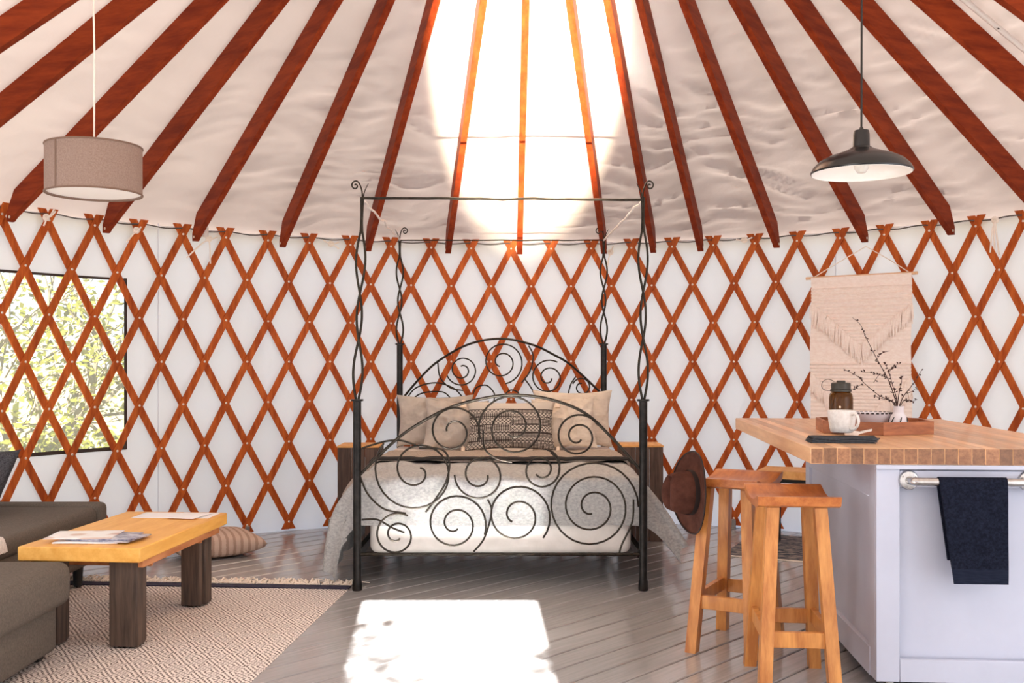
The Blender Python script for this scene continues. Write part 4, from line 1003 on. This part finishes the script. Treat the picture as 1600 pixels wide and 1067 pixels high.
# ------------------------------------------------------------------ woven wall hanging
D0, D1 = V((2.065, 7.24, 1.832)), V((2.675, 6.80, 1.835))
hang = on_wall(1353, 385, 3.60)
wh = thing('wall_hanging', (D0+D1)/2, 'cream woven wall hanging with two V-shaped fringes on a wooden dowel', 'wall hanging')
MB().tube([D0, D1], .011, 10).build('dowel', 'dowel', wh)
MB().tube(smoothpath([D0.lerp(D1, .06), D0.lerp(hang, .5)+V((0, 0, -.01)), hang], 5), .0035, 6).build('hanging_cord', 'cord', wh)
MB().tube(smoothpath([D0.lerp(D1, .94), D1.lerp(hang, .5)+V((0, 0, -.01)), hang], 5), .0035, 6).build('hanging_cord', 'cord', wh)
ex = (D1-D0); HW = ex.length; ex.normalize(); ey = V((-ex.y, ex.x, 0)); ey = -ey if ey.y > 0 else ey   # ey points to the room
def hp(s, t, d=0):       # s 0..1 along the dowel, t metres down, d towards the room
    return D0+ex*(HW*(.055+.90*s)+.012*nz(t*3, s))+V((0, 0, -t))+ey*(.014+d+.006*nz(s*3, t*3))
HT = 1.03
def vline(s, top, low): return low-abs(s-.52)/.52*(low-top)
def rows(s, t):
    in1 = .08 < t < vline(s, .17, .47); in2 = .60 < t < vline(s, .66, .985)
    if in1 or in2:
        return .012*abs(sin(t*pi/.0235))+.003*abs(sin(s*95+(int(t/.0235) % 2)*1.5))
    if t > .44 and t < .60: return 0
    return .003*abs(sin(t*pi/.03))
MB().grid(lambda u, v: hp(u, v*HT, rows(u, v*HT)), 90, 200).build('woven_cloth', 'macrame', wh, solid=.004)
fr = MB(); rd = random.Random(3)
for top_, low in ((.17, .47), (.66, .985)):
    for i in range(130):
        s = (i+.5)/130
        for k in range(2):
            t = vline(s, top_, low)+rd.uniform(-.012, .004); L = rd.uniform(.09, .15); q = rd.gauss(0, .007)
            if t+L > HT+.06: L = HT+.06-t
            fr.tube([hp(s, t, .006), hp(s+q, t+L*.3, .026), hp(s+q*1.5, t+L*.75, .022), hp(s+q*1.8, t+L, .016)], [.0034, .0042, .004, .0026], 5)
tag(fr.build('fringe', 'macrame', wh), kind='stuff')

# ------------------------------------------------------------------ bar stools
def stool(cx, cy, rz, label, mirror=1):
    t = thing('bar_stool', (cx, cy, 0), label, 'bar stool', rz, 'teak saddle-seat bar stools')
    sh, sw, slen = .750, .305, .43
    def sf_(u, v, top_=True):
        x = (u-.5)*sw; y = (v-.5)*slen; q = (v-.5)*2
        dip = .030*(1-min(1, abs(q)/.86)**2.2); return x, y, dip
    n = 18; vs, fs = [], []
    for j in range(n+1):
        v = j/n
        for i in range(5):
            x, y, dip = sf_(i/4, v); vs.append(V((x, y, sh-dip*(1-.0*(abs(x))))))
        for i in range(5):
            x, y, dip = sf_(i/4, v); e_ = abs(v-.5)*2; vs.append(V((x*.985, y*(.965 if e_ > .9 else 1), sh-.046+.012*e_**6-dip*.25)))
    for j in range(n):
        for i in range(4):
            a = j*10+i; fs += [(a, a+1, a+11, a+10), (a+5, a+15, a+16, a+6)]
        a = j*10; fs += [(a, a+10, a+15, a+5), (a+4, a+9, a+19, a+14)]
    for j in (0, n):
        for i in range(4): fs.append((j*10+i, j*10+i+1, j*10+i+6, j*10+i+5))
    MB().add(vs, fs).build('seat', 'seat', t, world=False, smooth=50)
    feet = {}
    for sx in (-1, 1):
        for sy in (-1, 1):
            b = V((sx*.130, sy*.215, 0)); tp = V((sx*.088, sy*.130, sh-.048)); feet[sx, sy] = (b, tp)
            hx, hy = .0235, .027
            vs = [b+V((a*hx, c*hy, 0)) for a, c in ((-1, -1), (1, -1), (1, 1), (-1, 1))]+[tp+V((a*hx, c*hy, 0)) for a, c in ((-1, -1), (1, -1), (1, 1), (-1, 1))]
            MB().add(vs, [(3, 2, 1, 0), (4, 5, 6, 7), (0, 1, 5, 4), (1, 2, 6, 5), (2, 3, 7, 6), (3, 0, 4, 7)]).build('leg', 'stool', t, world=False, smooth=0)
    def lp(k, z): b, tp = feet[k]; return b.lerp(tp, z/(sh-.048))
    for a, b, z in (((-1, -1), (1, -1), .215), ((-1, 1), (1, 1), .215), ((-1, -1), (-1, 1), .225), ((1, -1), (1, 1), .225)):
        p, q = lp(a, z), lp(b, z); d = q-p; L = d.length-.044; c = (p+q)/2; an = atan2(d.y, d.x)
        MB().box(c, (L, .024, .058), .002, rotz(an)).build('stretcher', 'stool', t, world=False, smooth=0)
    return t
stool(1.088, 4.03, radians(-6), 'teak saddle-seat bar stool nearest the viewer, directly left of the white island')
s2 = stool(.995, 4.575, radians(-29), 'teak saddle-seat bar stool with the brown hat hung on its corner')

# brown felt hat hooked over the stool corner
hat = thing('felt_hat', (.783, 4.468, .684), 'brown felt fedora hanging brim-up on the corner of the farther bar stool', 'hat')
axis = V((-.95, -.29, .03)).normalized(); hat.rotation_mode = 'QUATERNION'
qq = axis.to_track_quat('Z', 'X'); hat.rotation_quaternion = qq
def hat_p(a, k):
    """k 0 brim edge .. 1 crown centre"""
    ca, sa = cos(a), sin(a)
    P = [(.178, .160, .010), (.172, .155, .006), (.14, .125, .000), (.105, .092, .000), (.096, .080, .004), (.094, .078, .020), (.092, .076, .052), (.088, .072, .088), (.080, .064, .114), (.062, .048, .126), (.035, .025, .127), (.0, .0, .127)]
    f = k*(len(P)-1); i = min(int(f), len(P)-2); t = f-i
    A, B, Z = (P[i][j]+(P[i+1][j]-P[i][j])*t for j in range(3))
    x, y, z = A*ca, B*sa, Z
    if k < .25: z += .012*(abs(sa)**2)*(1 if True else 0)-.010*abs(ca)**3
    if z > .04 and k > .5:
        h = (z-.04)/.087
        z -= h*.034*exp(-(y/.022)**2)*(1 if x < .07 else .4)                       # crease along the top
        y *= 1-.22*h*max(0, x/.09)                                               # pinched front
    return V((x, y, z))
def hat_world(mb, n, m): return mb.build(n, m, hat, world=False, smooth=60)
hat_world(MB().grid(lambda u, v: hat_p(2*pi*u, v), 56, 44, closeu=True), 'crown_and_brim', 'hat')
hat_world(MB().tube([hat_p(2*pi*i/56, 0) for i in range(56)], .0034, 6, closed=True), 'brim_edge', 'hatband')
hat_world(MB().grid(lambda u, v: V((.0972*cos(2*pi*u), .0812*sin(2*pi*u), .004+.022*v)), 56, 2, closeu=True), 'hat_band', 'hatband')

# ------------------------------------------------------------------ bench and runner by the wall
bn = thing('live_edge_bench', (2.10, 6.88, 0), 'live-edge wooden bench on black steel legs behind the bar stools', 'bench', radians(-25))
def slab(u, v, s): return V(((u-.5)*.86, (v-.5)*.34+(.012*nz(u*7, 2) if v in (0, 1) else 0), .52-.05*s))
mb = MB(); 
mb.grid(lambda u, v: slab(u, v, 0), 24, 4); mb.grid(lambda u, v: slab(u, v, 1), 24, 4)
n_ = 25*5
for i in range(24):
    for r0 in (0, 100): a = r0+i; mb.f.append((a, a+1, n_+a+1, n_+a))
for j in range(4):
    for c0 in (0, 24): a = j*25+c0; mb.f.append((a, a+25, n_+a+25, n_+a))
mb.build('slab', 'barn_top', bn, world=False)
for sx in (-1, 1):
    MB().tube([(sx*.34, -.13, .469), (sx*.34, -.13, .012), (sx*.34, .13, .012), (sx*.34, .13, .469)], .016, 4).build('leg_frame', 'black', bn, world=False, smooth=0)
MB().box((0, 0, .448), (.70, .05, .04), .003).build('cross_bar', 'black', bn, world=False)
rn = thing('runner_rug', (2.05, 6.84, 0), 'small faded blue patterned runner on the floor under the bench', 'rug', radians(-25))
MB().grid(lambda u, v: V(((u-.5)*1.1, (v-.5)*.95, .002+.001*nz(u*8, v*8))), 20, 14).build('woven_field', 'mat_rug', rn, world=False, solid=.004)
MB().tube([(-.55+1.1*i/20, -.478, .004) for i in range(21)], .006, 5).build('bound_edge', 'fringe', rn, world=False)
